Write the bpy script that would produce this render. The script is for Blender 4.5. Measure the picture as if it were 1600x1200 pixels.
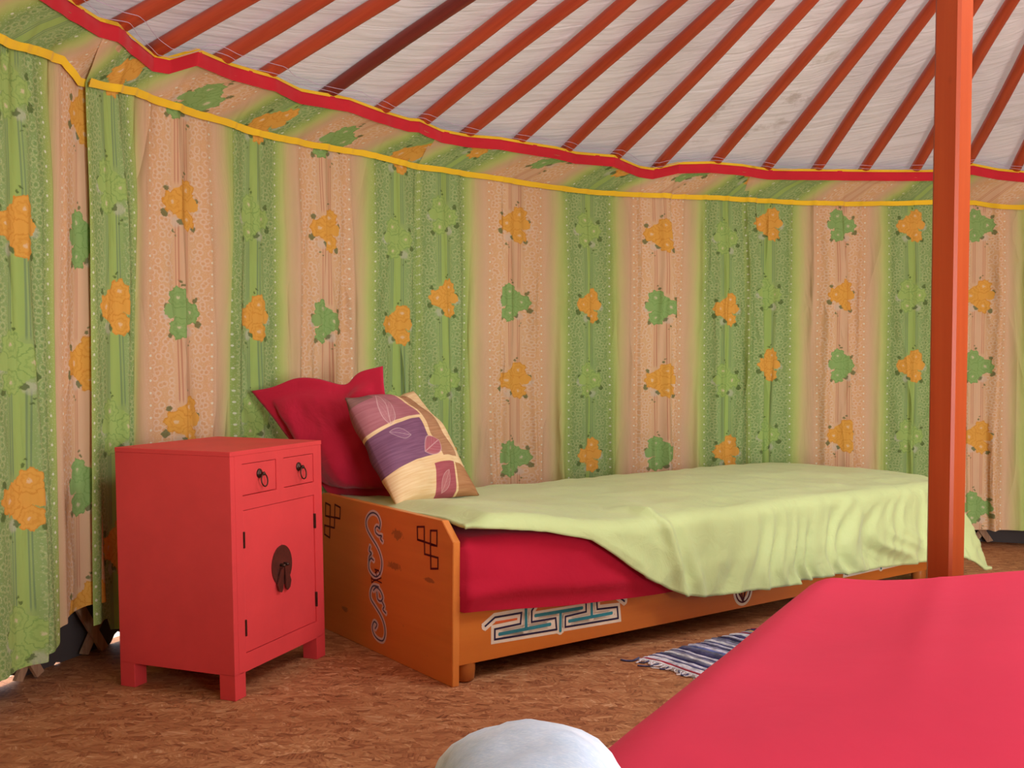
import bpy, bmesh, math, random
from mathutils import Vector, Matrix, noise

for o in list(bpy.data.objects):
    bpy.data.objects.remove(o, do_unlink=True)
scene = bpy.context.scene
C = scene.collection
random.seed(7)

# ------------------------------------------------------------------ camera
CAM_H = 0.85
pitch, roll = 0.02, 0.008
cam_d = bpy.data.cameras.new('camera')
cam_d.sensor_width = 36.0
cam_d.lens = 36.0
cam_d.clip_start = 0.02
cam = bpy.data.objects.new('camera', cam_d)
C.objects.link(cam)
fw = Vector((0, math.cos(pitch), -math.sin(pitch)))
u0 = Vector((0, math.sin(pitch), math.cos(pitch)))
r0 = Vector((1, 0, 0))
rv = r0 * math.cos(roll) + u0 * math.sin(roll)
uv_ = -r0 * math.sin(roll) + u0 * math.cos(roll)
m = Matrix((rv, uv_, -fw)).transposed().to_4x4()
m.translation = (0, 0, CAM_H)
cam.matrix_world = m
scene.camera = cam

# ------------------------------------------------------------------ light
YC = Vector((1.670, 1.987, 0.0))      # yurt axis
YR = 3.0                              # wall radius
ZT = 1.63                             # wall top
DOOR_AZ = (-95.0, -73.0)

world = bpy.data.worlds.new('world')
scene.world = world
world.use_nodes = True
wn = world.node_tree
bg = wn.nodes['Background']
bg.inputs['Color'].default_value = (0.80, 0.88, 1.0, 1)
bg.inputs['Strength'].default_value = 1.6

sun_d = bpy.data.lights.new('sun', 'SUN')
sun_d.energy = 4.0
sun_d.angle = 0.02
sun_d.color = (1.0, 0.95, 0.88)
sun = bpy.data.objects.new('sun', sun_d)
C.objects.link(sun)
sun.rotation_euler = (math.radians(-32), math.radians(6), 0)
sun.location = (2, 6, 8)


def azp(az, r, z):
    a = math.radians(az)
    return Vector((YC.x + r * math.cos(a), YC.y + r * math.sin(a), z))


def area_light(name, loc, target, sx, sy, power, color):
    d = bpy.data.lights.new(name, 'AREA')
    d.shape = 'RECTANGLE'
    d.size, d.size_y, d.energy, d.color = sx, sy, power, color
    o = bpy.data.objects.new(name, d)
    C.objects.link(o)
    o.location = loc
    o.rotation_euler = (Vector(target) - Vector(loc)).to_track_quat('-Z', 'Y').to_euler()
    return o


dm = sum(DOOR_AZ) / 2
area_light('doorway_daylight', azp(dm, 3.12, 0.85), (YC.x - 1.2, YC.y + 0.8, 0.8), 0.95, 1.5, 105, (0.97, 0.97, 1.0))
area_light('crown_daylight', (YC.x, YC.y, 2.62), (YC.x, YC.y, 0), 1.1, 1.1, 52, (0.92, 0.96, 1.0))

scene.view_settings.view_transform = 'Standard'
scene.view_settings.look = 'None'
scene.view_settings.gamma = 1
scene.view_settings.use_curve_mapping = False
scene.view_settings.exposure = 0.22


# ------------------------------------------------------------------ helpers
def lin(c):
    c = c / 255.0
    return c / 12.92 if c <= 0.04045 else ((c + 0.055) / 1.055) ** 2.4


def rgb(r, g, b):
    return (lin(r), lin(g), lin(b), 1.0)


class NT:
    """small helper that writes shader node trees"""
    def __init__(self, name, rough=0.8, spec=0.3):
        self.m = bpy.data.materials.new(name)
        self.m.use_nodes = True
        self.t = self.m.node_tree
        self.b = self.t.nodes['Principled BSDF']
        self.out = self.t.nodes['Material Output']
        self.b.inputs['Roughness'].default_value = rough
        self.b.inputs['Specular IOR Level'].default_value = spec

    def node(self, kind, **kw):
        n = self.t.nodes.new(kind)
        for k, v in kw.items():
            setattr(n, k, v)
        return n

    def put(self, sock, v):
        if v is None:
            return
        if isinstance(v, bpy.types.NodeSocket):
            self.t.links.new(v, sock)
        else:
            sock.default_value = v

    def math(self, op, a, b=None, c=None, clamp=False):
        n = self.node('ShaderNodeMath', operation=op, use_clamp=clamp)
        self.put(n.inputs[0], a)
        self.put(n.inputs[1], b)
        self.put(n.inputs[2], c)
        return n.outputs[0]

    def vmath(self, op, a, b=None, out='Vector'):
        n = self.node('ShaderNodeVectorMath', operation=op)
        self.put(n.inputs[0], a)
        self.put(n.inputs[1], b)
        return n.outputs[out]

    def comb(self, x, y, z=0.0):
        n = self.node('ShaderNodeCombineXYZ')
        self.put(n.inputs[0], x)
        self.put(n.inputs[1], y)
        self.put(n.inputs[2], z)
        return n.outputs[0]

    def sep(self, v):
        n = self.node('ShaderNodeSeparateXYZ')
        self.put(n.inputs[0], v)
        return n.outputs

    def smooth(self, v, a, b, lo=0.0, hi=1.0):
        n = self.node('ShaderNodeMapRange', interpolation_type='SMOOTHSTEP')
        self.put(n.inputs['Value'], v)
        self.put(n.inputs['From Min'], a)
        self.put(n.inputs['From Max'], b)
        self.put(n.inputs['To Min'], lo)
        self.put(n.inputs['To Max'], hi)
        return n.outputs[0]

    def mix(self, f, a, b, blend='MIX'):
        n = self.node('ShaderNodeMix', data_type='RGBA', blend_type=blend)
        self.put(n.inputs[0], f)
        self.put(n.inputs[6], a)
        self.put(n.inputs[7], b)
        return n.outputs[2]

    def ramp(self, f, stops, interp='LINEAR'):
        n = self.node('ShaderNodeValToRGB')
        r = n.color_ramp
        r.interpolation = interp
        while len(r.elements) < len(stops):
            r.elements.new(0.5)
        for e, (p, c) in zip(r.elements, stops):
            e.position, e.color = p, c
        self.put(n.inputs[0], f)
        return n.outputs[0]

    def coord(self, kind='Object'):
        return self.node('ShaderNodeTexCoord').outputs[kind]

    def uv(self):
        return self.node('ShaderNodeUVMap', uv_map='UVMap').outputs[0]

    def mapping(self, v, scale=(1, 1, 1), rot=(0, 0, 0), loc=(0, 0, 0)):
        n = self.node('ShaderNodeMapping')
        self.put(n.inputs[0], v)
        n.inputs['Scale'].default_value = scale
        n.inputs['Rotation'].default_value = rot
        n.inputs['Location'].default_value = loc
        return n.outputs[0]

    def noise(self, v, scale=5, detail=3, rough=0.5, dist=0.0):
        n = self.node('ShaderNodeTexNoise')
        self.put(n.inputs['Vector'], v)
        n.inputs['Scale'].default_value = scale
        n.inputs['Detail'].default_value = detail
        n.inputs['Roughness'].default_value = rough
        n.inputs['Distortion'].default_value = dist
        return n.outputs

    def voro(self, v, scale=5, dims='3D', feature='F1'):
        n = self.node('ShaderNodeTexVoronoi', voronoi_dimensions=dims, feature=feature)
        self.put(n.inputs['Vector'], v)
        n.inputs['Scale'].default_value = scale
        return n.outputs

    def bump(self, h, strength=0.3, dist=0.01, normal=None):
        n = self.node('ShaderNodeBump')
        self.put(n.inputs['Height'], h)
        n.inputs['Strength'].default_value = strength
        n.inputs['Distance'].default_value = dist
        if normal is not None:
            self.put(n.inputs['Normal'], normal)
        self.put(self.b.inputs['Normal'], n.outputs[0])
        return n.outputs[0]

    def color(self, c):
        self.put(self.b.inputs['Base Color'], c)
        return self.m

    def translucent(self, col, amount):
        tr = self.node('ShaderNodeBsdfTranslucent')
        self.put(tr.inputs['Color'], col)
        mx = self.node('ShaderNodeMixShader')
        mx.inputs[0].default_value = amount
        self.t.links.new(self.b.outputs[0], mx.inputs[1])
        self.t.links.new(tr.outputs[0], mx.inputs[2])
        self.t.links.new(mx.outputs[0], self.out.inputs[0])


def mesh_obj(name, verts, faces, mat, parent=None, smooth=True, uvs=None):
    me = bpy.data.meshes.new(name)
    me.from_pydata([tuple(v) for v in verts], [], faces)
    if uvs is not None:
        l = me.uv_layers.new(name='UVMap')
        for lp in me.loops:
            l.data[lp.index].uv = uvs[lp.vertex_index]
    if smooth:
        me.polygons.foreach_set('use_smooth', [True] * len(me.polygons))
    me.update()
    o = bpy.data.objects.new(name, me)
    if mat:
        me.materials.append(mat)
    C.objects.link(o)
    if parent:
        o.parent = parent
    return o


def bm_obj(name, bm, mat, parent=None, smooth=False):
    me = bpy.data.meshes.new(name)
    bmesh.ops.recalc_face_normals(bm, faces=bm.faces)
    bm.to_mesh(me)
    bm.free()
    if smooth:
        me.polygons.foreach_set('use_smooth', [True] * len(me.polygons))
    o = bpy.data.objects.new(name, me)
    if mat:
        me.materials.append(mat)
    C.objects.link(o)
    if parent:
        o.parent = parent
    return o


def add_box(bm, x0, x1, y0, y1, z0, z1, bev=0.0):
    vs = [bm.verts.new(p) for p in ((x0, y0, z0), (x1, y0, z0), (x1, y1, z0), (x0, y1, z0),
                                    (x0, y0, z1), (x1, y0, z1), (x1, y1, z1), (x0, y1, z1))]
    fs = [bm.faces.new([vs[i] for i in f]) for f in ((3, 2, 1, 0), (4, 5, 6, 7), (0, 1, 5, 4),
                                                     (1, 2, 6, 5), (2, 3, 7, 6), (3, 0, 4, 7))]
    if bev > 0:
        es = {e for f in fs for e in f.edges}
        bmesh.ops.bevel(bm, geom=list(es), offset=bev, segments=2, affect='EDGES', profile=0.5)


def box(name, dims, mat, parent=None, bev=0.0):
    bm = bmesh.new()
    add_box(bm, *dims, bev)
    return bm_obj(name, bm, mat, parent)


def tube_data(pts, rad, seg=8, closed=False):
    """swept tube; rad may be a number or a list"""
    pts = [Vector(p) for p in pts]
    n = len(pts)
    V, F = [], []
    up = Vector((0, 0, 1))
    prev = None
    for i, p in enumerate(pts):
        a = pts[(i - 1) % n] if (closed or i > 0) else p
        b = pts[(i + 1) % n] if (closed or i < n - 1) else p
        t = (b - a).normalized()
        if prev is None:
            s = t.cross(up)
            if s.length < 1e-3:
                s = t.cross(Vector((1, 0, 0)))
            s.normalize()
        else:
            s = (prev - t * prev.dot(t)).normalized()
        prev = s
        w = t.cross(s)
        r = rad[i] if isinstance(rad, (list, tuple)) else rad
        for k in range(seg):
            an = 2 * math.pi * k / seg
            V.append(p + (s * math.cos(an) + w * math.sin(an)) * r)
    rows = n if closed else n - 1
    for i in range(rows):
        for k in range(seg):
            j = (i + 1) % n
            F.append((i * seg + k, i * seg + (k + 1) % seg, j * seg + (k + 1) % seg, j * seg + k))
    if not closed:
        F.append(tuple(range(seg - 1, -1, -1)))
        F.append(tuple((n - 1) * seg + k for k in range(seg)))
    return V, F


def tube(name, pts, rad, mat, parent=None, seg=8, closed=False):
    V, F = tube_data(pts, rad, seg, closed)
    return mesh_obj(name, V, F, mat, parent)


def lathe(name, prof, mat, parent=None, seg=24, loc=(0, 0, 0), axis='Z'):
    V, F = [], []
    for r, z in prof:
        for k in range(seg):
            a = 2 * math.pi * k / seg
            p = (r * math.cos(a), r * math.sin(a), z)
            if axis == 'Y':
                p = (p[0], -p[2], p[1])
            V.append(Vector(p) + Vector(loc))
    for i in range(len(prof) - 1):
        for k in range(seg):
            F.append((i * seg + k, i * seg + (k + 1) % seg, (i + 1) * seg + (k + 1) % seg, (i + 1) * seg + k))
    F.append(tuple(range(seg - 1, -1, -1)))
    F.append(tuple((len(prof) - 1) * seg + k for k in range(seg)))
    return mesh_obj(name, V, F, mat, parent)


def grid_faces(nu, nv):
    return [(i * nv + j, (i + 1) * nv + j, (i + 1) * nv + j + 1, i * nv + j + 1)
            for i in range(nu - 1) for j in range(nv - 1)]


def empty(name, loc=(0, 0, 0), rz=0.0):
    o = bpy.data.objects.new(name, None)
    o.empty_display_size = 0.1
    o.location = loc
    o.rotation_euler = (0, 0, rz)
    C.objects.link(o)
    return o


def tag(o, label, cat, group=None):
    o['label'] = label
    o['category'] = cat
    if group:
        o['group'] = group
    return o


def structure(o):
    o['kind'] = 'structure'
    return o


def interp(tab, x):
    """piecewise linear table sorted by first column ascending"""
    if x <= tab[0][0]:
        return tab[0][1]
    for (a, va), (b, vb) in zip(tab, tab[1:]):
        if x <= b:
            return va + (vb - va) * (x - a) / (b - a)
    return tab[-1][1]


def nz(x, y=0.0, z=0.0):
    return noise.noise(Vector((x, y, z)))


def sstep(a, b, x):
    t = max(0.0, min(1.0, (x - a) / (b - a)))
    return t * t * (3 - 2 * t)


def spline(pts, n=8):
    """Catmull-Rom through the points (any dimension tuples)"""
    P = [Vector(p) if len(p) == 3 else Vector((p[0], p[1], 0)) for p in pts]
    out = []
    for i in range(len(P) - 1):
        a, b, c, d = P[max(i - 1, 0)], P[i], P[i + 1], P[min(i + 2, len(P) - 1)]
        for k in range(n):
            t = k / n
            out.append(0.5 * ((2 * b) + (c - a) * t + (2 * a - 5 * b + 4 * c - d) * t * t + (3 * b - a - 3 * c + d) * t ** 3))
    out.append(P[-1])
    return out


# ------------------------------------------------------------------ materials
def mat_paint(name, col, rough=0.5, var=0.12, spec=0.3, scale=6):
    t = NT(name, rough, spec)
    co = t.coord()
    n = t.noise(co, scale, 4, 0.6)[0]
    dark = tuple(c * (1 - var) for c in col[:3]) + (1,)
    light = tuple(min(1, c * (1 + var)) for c in col[:3]) + (1,)
    t.color(t.ramp(n, [(0.3, dark), (0.7, light)]))
    t.bump(t.noise(co, 90, 2)[0], 0.08, 0.003)
    return t.m


def mat_wood(name, col, dark, rough=0.4, axis=2, spec=0.4, gs=1.0, knots=False):
    t = NT(name, rough, spec)
    co = t.coord()
    sc = [30 * gs, 30 * gs, 30 * gs]
    sc[axis] = 1.6 * gs
    v = t.mapping(co, tuple(sc))
    n = t.noise(v, 1.0, 4, 0.6, 0.4)[0]
    c = t.ramp(n, [(0.3, dark), (0.62, col)])
    c2 = t.mix(t.math('MULTIPLY', t.noise(co, 3.0, 2)[0], 0.25), c, dark)
    if knots:
        sk = [11, 11, 11]
        sk[axis] = 5
        vo = t.voro(t.mapping(co, tuple(sk), loc=(0.3, 0.2, 0.6)), 1.0)[0]
        c2 = t.mix(t.smooth(vo, 0.16, 0.1, 0, 0.75), c2, rgb(70, 22, 10))
    t.color(c2)
    t.bump(n, 0.12, 0.004)
    return t.m


def mat_cloth(name, col, rough=0.85, var=0.08, weave=900, sheen=0.2, wrinkle=0.0, transl=0.0, wscale=9, cscale=4):
    t = NT(name, rough, 0.15)
    co = t.coord()
    n = t.noise(co, cscale, 3)[0]
    dark = tuple(c * (1 - var) for c in col[:3]) + (1,)
    light = tuple(min(1, c * (1 + var)) for c in col[:3]) + (1,)
    cc = t.ramp(n, [(0.3, dark), (0.7, light)])
    t.color(cc)
    t.b.inputs['Sheen Weight'].default_value = sheen
    h = t.noise(co, weave, 1)[0]
    nrm = t.bump(h, 0.10, 0.001)
    if wrinkle > 0:
        w = t.noise(co, wscale, 4, 0.55, 0.8)[0]
        t.bump(w, wrinkle, 0.02, nrm)
    if transl > 0:
        t.translucent(cc, transl)
    return t.m


# --- printed curtain cloth -------------------------------------------------
def mat_curtain(name, creases):
    t = NT(name, 0.85, 0.1)
    uv = t.uv()
    wob = t.noise(uv, 3.0, 2)[1]
    s = t.sep(uv)
    u, v = s[0], s[1]
    c = t.math('FLOOR', u)
    cu = t.math('SUBTRACT', t.math('SUBTRACT', u, c), 0.5)
    par = t.math('FLOORED_MODULO', c, 2.0)
    v5 = t.math('ADD', v, 0.5)
    k = t.math('FLOOR', v5)
    cv = t.math('SUBTRACT', t.math('SUBTRACT', v5, k), 0.5)
    kpar = t.math('FLOORED_MODULO', k, 2.0)
    isO = t.math('SUBTRACT', 1.0, t.math('ABSOLUTE', t.math('SUBTRACT', par, kpar)))
    x = t.math('MULTIPLY', cu, 0.34)
    y = t.math('MULTIPLY', cv, 0.335)
    edge = t.math('MULTIPLY', t.math('ABSOLUTE', cu), 2.0)
    wn_ = t.math('MULTIPLY', t.math('SUBTRACT', t.noise(uv, 2.2, 2)[0], 0.5), 0.16)
    edge2 = t.math('ADD', edge, wn_)
    tan = rgb(208, 194, 134)
    gcol = t.ramp(edge2, [(0.0, rgb(166, 190, 110)), (0.25, rgb(150, 177, 110)), (0.55, rgb(138, 165, 98)),
                          (0.72, rgb(170, 191, 104)), (0.86, rgb(194, 202, 122)), (1.0, tan)])
    pcol = t.ramp(edge2, [(0.0, rgb(226, 190, 152)), (0.35, rgb(228, 184, 136)), (0.60, rgb(226, 178, 130)),
                          (0.76, rgb(220, 182, 144)), (0.88, rgb(212, 184, 138)), (1.0, tan)])
    base = t.mix(par, gcol, pcol)
    # lace print: small rings in two bands of each column
    vm = t.comb(t.math('MULTIPLY', x, 44.0), t.math('MULTIPLY', v, 0.335 * 46.0))
    vo = t.voro(vm, 1.0, '2D')
    ring = t.math('ABSOLUTE', t.math('SUBTRACT', vo[0], 0.36))
    ringm = t.smooth(ring, 0.16, 0.04)
    band = t.math('MULTIPLY', t.smooth(edge, 0.20, 0.26), t.smooth(edge, 0.66, 0.58))
    pale = t.mix(par, rgb(196, 206, 140), rgb(236, 214, 192))
    base = t.mix(t.math('MULTIPLY', t.math('MULTIPLY', ringm, band), 0.42), base, pale)
    inner = t.mix(par, rgb(108, 146, 78), rgb(214, 150, 104))
    base = t.mix(t.math('MULTIPLY', t.math('MULTIPLY', t.smooth(vo[0], 0.24, 0.12), band), 0.34), base, inner)
    # scattered white specks and a regular dotted line
    vo2 = t.voro(t.comb(t.math('MULTIPLY', x, 120.0), t.math('MULTIPLY', v, 0.335 * 120.0)), 1.0, '2D')
    sp = t.math('MULTIPLY', t.smooth(vo2[0], 0.20, 0.10), t.math('MULTIPLY', t.smooth(edge, 0.82, 0.7), t.smooth(edge, 0.1, 0.3)))
    base = t.mix(t.math('MULTIPLY', sp, 0.30), base, rgb(235, 235, 205))
    dl = t.math('SUBTRACT', t.math('ABSOLUTE', x), 0.112)
    dv = t.math('MULTIPLY', t.math('SUBTRACT', t.math('FRACT', t.math('MULTIPLY', v, 9.0)), 0.5), 0.335 / 9)
    dd = t.vmath('LENGTH', t.comb(dl, dv), out='Value')
    base = t.mix(t.smooth(dd, 0.0045, 0.0028, 0, 0.75), base, rgb(236, 238, 214))
    # paired stem lines between the bunches
    ax = t.math('ABSOLUTE', x)
    ln = t.math('ADD', t.smooth(t.math('ABSOLUTE', t.math('SUBTRACT', ax, 0.019)), 0.0026, 0.0014),
                t.smooth(t.math('ABSOLUTE', t.math('SUBTRACT', ax, 0.027)), 0.0022, 0.0012), clamp=True)
    ay = t.math('ABSOLUTE', cv)
    lm = t.math('MULTIPLY', ln, t.smooth(ay, 0.16, 0.22))
    lcol = t.mix(par, rgb(112, 138, 104), rgb(196, 120, 92))
    base = t.mix(t.math('MULTIPLY', lm, 0.62), base, lcol)
    chan = t.math('MULTIPLY', t.smooth(ax, 0.018, 0.014), t.smooth(ay, 0.16, 0.22))
    base = t.mix(t.math('MULTIPLY', chan, 0.45), base, t.mix(par, rgb(166, 196, 98), rgb(222, 180, 142)))
    # flower bunches
    flip = t.math('SUBTRACT', 1.0, t.math('MULTIPLY', t.math('SUBTRACT', 1.0, isO), 2.0))
    wx = t.vmath('SCALE', t.vmath('SUBTRACT', t.noise(t.vmath('SCALE', uv, None), 26.0, 1)[1], (0.5, 0.5, 0.5)), None)
    pos = t.comb(t.math('MULTIPLY', x, flip), y)
    nn = t.noise(t.comb(t.math('MULTIPLY', u, 0.34), t.math('MULTIPLY', v, 0.335)), 70.0, 3, 0.65)[1]
    off = t.node('ShaderNodeVectorMath', operation='MULTIPLY_ADD')
    t.put(off.inputs[0], nn)
    off.inputs[1].default_value = (0.022, 0.022, 0)
    off.inputs[2].default_value = (-0.011, -0.011, 0)
    posw = t.vmath('ADD', pos, off.outputs[0])
    blossoms = [(0.022, 0.048, 0.034), (-0.036, 0.004, 0.036), (0.022, -0.044, 0.033), (-0.014, 0.034, 0.020), (0.048, 0.006, 0.024), (-0.006, -0.026, 0.022), (0.012, 0.004, 0.024)]
    mask = None
    eye = None
    shade = None
    for bx, by, br in blossoms:
        d = t.vmath('DISTANCE', posw, (bx, by, 0), out='Value')
        if br > 0.03:
            sx = t.sep(t.vmath('SUBTRACT', posw, (bx, by, 0)))
            lob = t.math('COSINE', t.math('MULTIPLY', t.math('ARCTAN2', sx[1], sx[0]), 7.0))
            d = t.math('MULTIPLY', d, t.math('MULTIPLY_ADD', lob, 0.10, 1.0))
        mk = t.smooth(d, br, br - 0.003)
        mask = mk if mask is None else t.math('MAXIMUM', mask, mk)
        if br > 0.03:
            e = t.smooth(d, 0.008, 0.003)
            eye = e if eye is None else t.math('MAXIMUM', eye, e)
            sh = t.math('MAXIMUM', t.smooth(t.math('ABSOLUTE', t.math('SUBTRACT', d, br * 0.5)), 0.004, 0.001, 0, 0.6), t.smooth(t.math('ABSOLUTE', t.math('SUBTRACT', d, br - 0.003)), 0.0035, 0.001))
            sh = t.math('MULTIPLY', sh, mk)
            shade = sh if shade is None else t.math('MAXIMUM', shade, sh)
    leaves = None
    for lx, ly, lr in [(-0.066, -0.030, 0.014), (-0.058, 0.044, 0.011), (0.052, -0.068, 0.011), (-0.012, -0.052, 0.013),
                       (0.064, 0.020, 0.010), (0.008, 0.088, 0.007), (0.016, 0.100, 0.006), (-0.034, -0.084, 0.006), (-0.028, -0.096, 0.005)]:
        d = t.vmath('DISTANCE', posw, (lx, ly, 0), out='Value')
        mk = t.smooth(d, lr, lr - 0.004)
        leaves = mk if leaves is None else t.math('MAXIMUM', leaves, mk)
    wd = t.math('MINIMUM', t.vmath('DISTANCE', posw, (-0.026, -0.056, 0), out='Value'),
                t.vmath('DISTANCE', posw, (0.062, -0.004, 0), out='Value'))
    base = t.mix(t.smooth(wd, 0.022, 0.010, 0, 0.4), base, rgb(214, 206, 192))
    base = t.mix(t.math('MULTIPLY', leaves, 0.8), base, rgb(86, 106, 54))
    oc = rgb(232, 172, 78)
    gc = t.mix(par, rgb(166, 194, 108), rgb(148, 182, 108))
    bc = t.mix(isO, gc, oc)
    base = t.mix(mask, base, bc)
    bd = t.mix(isO, rgb(112, 152, 76), rgb(210, 136, 46))
    base = t.mix(t.math('MULTIPLY', shade, 0.5), base, bd)
    base = t.mix(t.math('MULTIPLY', eye, t.math('MULTIPLY', mask, 0.6)), base, rgb(236, 214, 180))
    t.color(base)
    n1 = t.noise(t.coord(), 700, 1)[0]
    nrm = t.bump(n1, 0.08, 0.001)
    if not creases:
        t.translucent(base, 0.16)
        return t.m
    n2 = t.noise(t.mapping(t.coord(), (7, 7, 1.6)), 1.0, 4, 0.55, 0.7)[0]
    nb = t.bump(n2, 0.5, 0.035, nrm)
    n3 = t.noise(t.mapping(t.coord(), (5, 5, 1.1), (0.18, 0.1, 0)), 1.0, 2, 0.5, 0.4)[0]
    rid = t.math('POWER', t.math('SUBTRACT', 1.0, t.math('MULTIPLY', t.math('ABSOLUTE', t.math('SUBTRACT', n3, 0.5)), 4.0), clamp=True), 2.5)
    t.bump(rid, 0.55, 0.02, nb)
    t.translucent(base, 0.16)
    return t.m


def mat_osb():
    t = NT('strand_board_floor', 0.62, 0.25)
    co = t.coord()
    wob = t.vmath('SCALE', t.noise(co, 6, 2)[1], None)
    cols = []
    for i, (ang, sx, sy) in enumerate(((0.5, 20, 52), (1.9, 20, 48), (1.2, 30, 52))):
        nv = t.noise(co, 14 + i * 3, 2)[1]
        ad = t.node('ShaderNodeVectorMath', operation='MULTIPLY_ADD')
        t.put(ad.inputs[0], nv)
        ad.inputs[1].default_value = (1.1, 1.1, 0)
        t.put(ad.inputs[2], t.mapping(co, (sx, sy, 1), (0, 0, ang), (i * 3.1, i * 1.7, 0)))
        vo = t.voro(ad.outputs[0], 1.0, '2D')
        val = t.sep(vo[1])
        ro = t.node('ShaderNodeVectorRotate', rotation_type='Z_AXIS')
        t.put(ro.inputs['Vector'], co)
        t.put(ro.inputs['Angle'], t.math('MULTIPLY', val[0], 6.28))
        g = t.noise(t.mapping(ro.outputs[0], (13, 120, 1)), 1.0, 5, 0.7)[0]
        f = t.math('ADD', t.math('MULTIPLY', val[2], 0.22), t.math('MULTIPLY', g, 0.84))
        cols.append((f, val[1]))
    sel2 = t.math('GREATER_THAN', cols[1][1], 0.5)
    sel3 = t.math('GREATER_THAN', cols[2][1], 0.6)

    def pick(a, b, f):
        n = t.node('ShaderNodeMix', data_type='FLOAT')
        t.put(n.inputs[0], f)
        t.put(n.inputs[2], a)
        t.put(n.inputs[3], b)
        return n.outputs[0]
    f = pick(pick(cols[0][0], cols[1][0], sel2), cols[2][0], sel3)
    c = t.ramp(f, [(0.28, rgb(96, 56, 38)), (0.40, rgb(146, 90, 58)), (0.52, rgb(172, 114, 74)),
                   (0.64, rgb(190, 134, 90)), (0.80, rgb(222, 178, 136))])
    big = t.noise(co, 1.6, 3)[0]
    c = t.mix(t.smooth(big, 0.4, 0.75, 0, 0.4), c, rgb(140, 78, 44))
    sm = t.noise(co, 26, 3, 0.6)[0]
    c = t.mix(t.smooth(sm, 0.62, 0.75, 0, 0.55), c, rgb(84, 46, 28))
    t.color(c)
    t.bump(f, 0.25, 0.003)
    return t.m


def mat_roofcloth():
    t = NT('white_roof_cloth', 0.75, 0.2)
    uv = t.uv()
    s = t.sep(uv)
    n = t.noise(t.comb(t.math('MULTIPLY', s[0], 1.5), t.math('MULTIPLY', s[1], 1.5)), 1.0, 4)[0]
    c = t.ramp(n, [(0.3, rgb(206, 196, 194)), (0.7, rgb(226, 217, 212))])
    st = t.noise(t.comb(s[0], s[1]), 5.5, 5, 0.7)[0]
    near = t.vmath('DISTANCE', t.comb(s[0], s[1]), (5.50, 2.40, 0), out='Value')
    c = t.mix(t.math('MULTIPLY', t.smooth(st, 0.52, 0.66), t.smooth(near, 0.62, 0.1, 0, 0.42)), c, rgb(126, 98, 68))
    t.color(c)
    # ripples that run across the poles, slightly slanted
    w1 = t.noise(t.comb(t.math('MULTIPLY', t.math('ADD', s[0], t.math('MULTIPLY', s[1], 0.5)), 2.2),
                        t.math('MULTIPLY', t.math('SUBTRACT', s[1], t.math('MULTIPLY', s[0], 0.30)), 24.0)), 1.0, 3, 0.5, 0.7)[0]
    nr = t.bump(w1, 0.42, 0.03)
    w2 = t.noise(t.comb(t.math('MULTIPLY', s[0], 3.0), t.math('MULTIPLY', s[1], 3.0)), 1.0, 3)[0]
    t.bump(w2, 0.4, 0.03, nr)
    t.translucent(c, 0.098)
    return t.m


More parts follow.
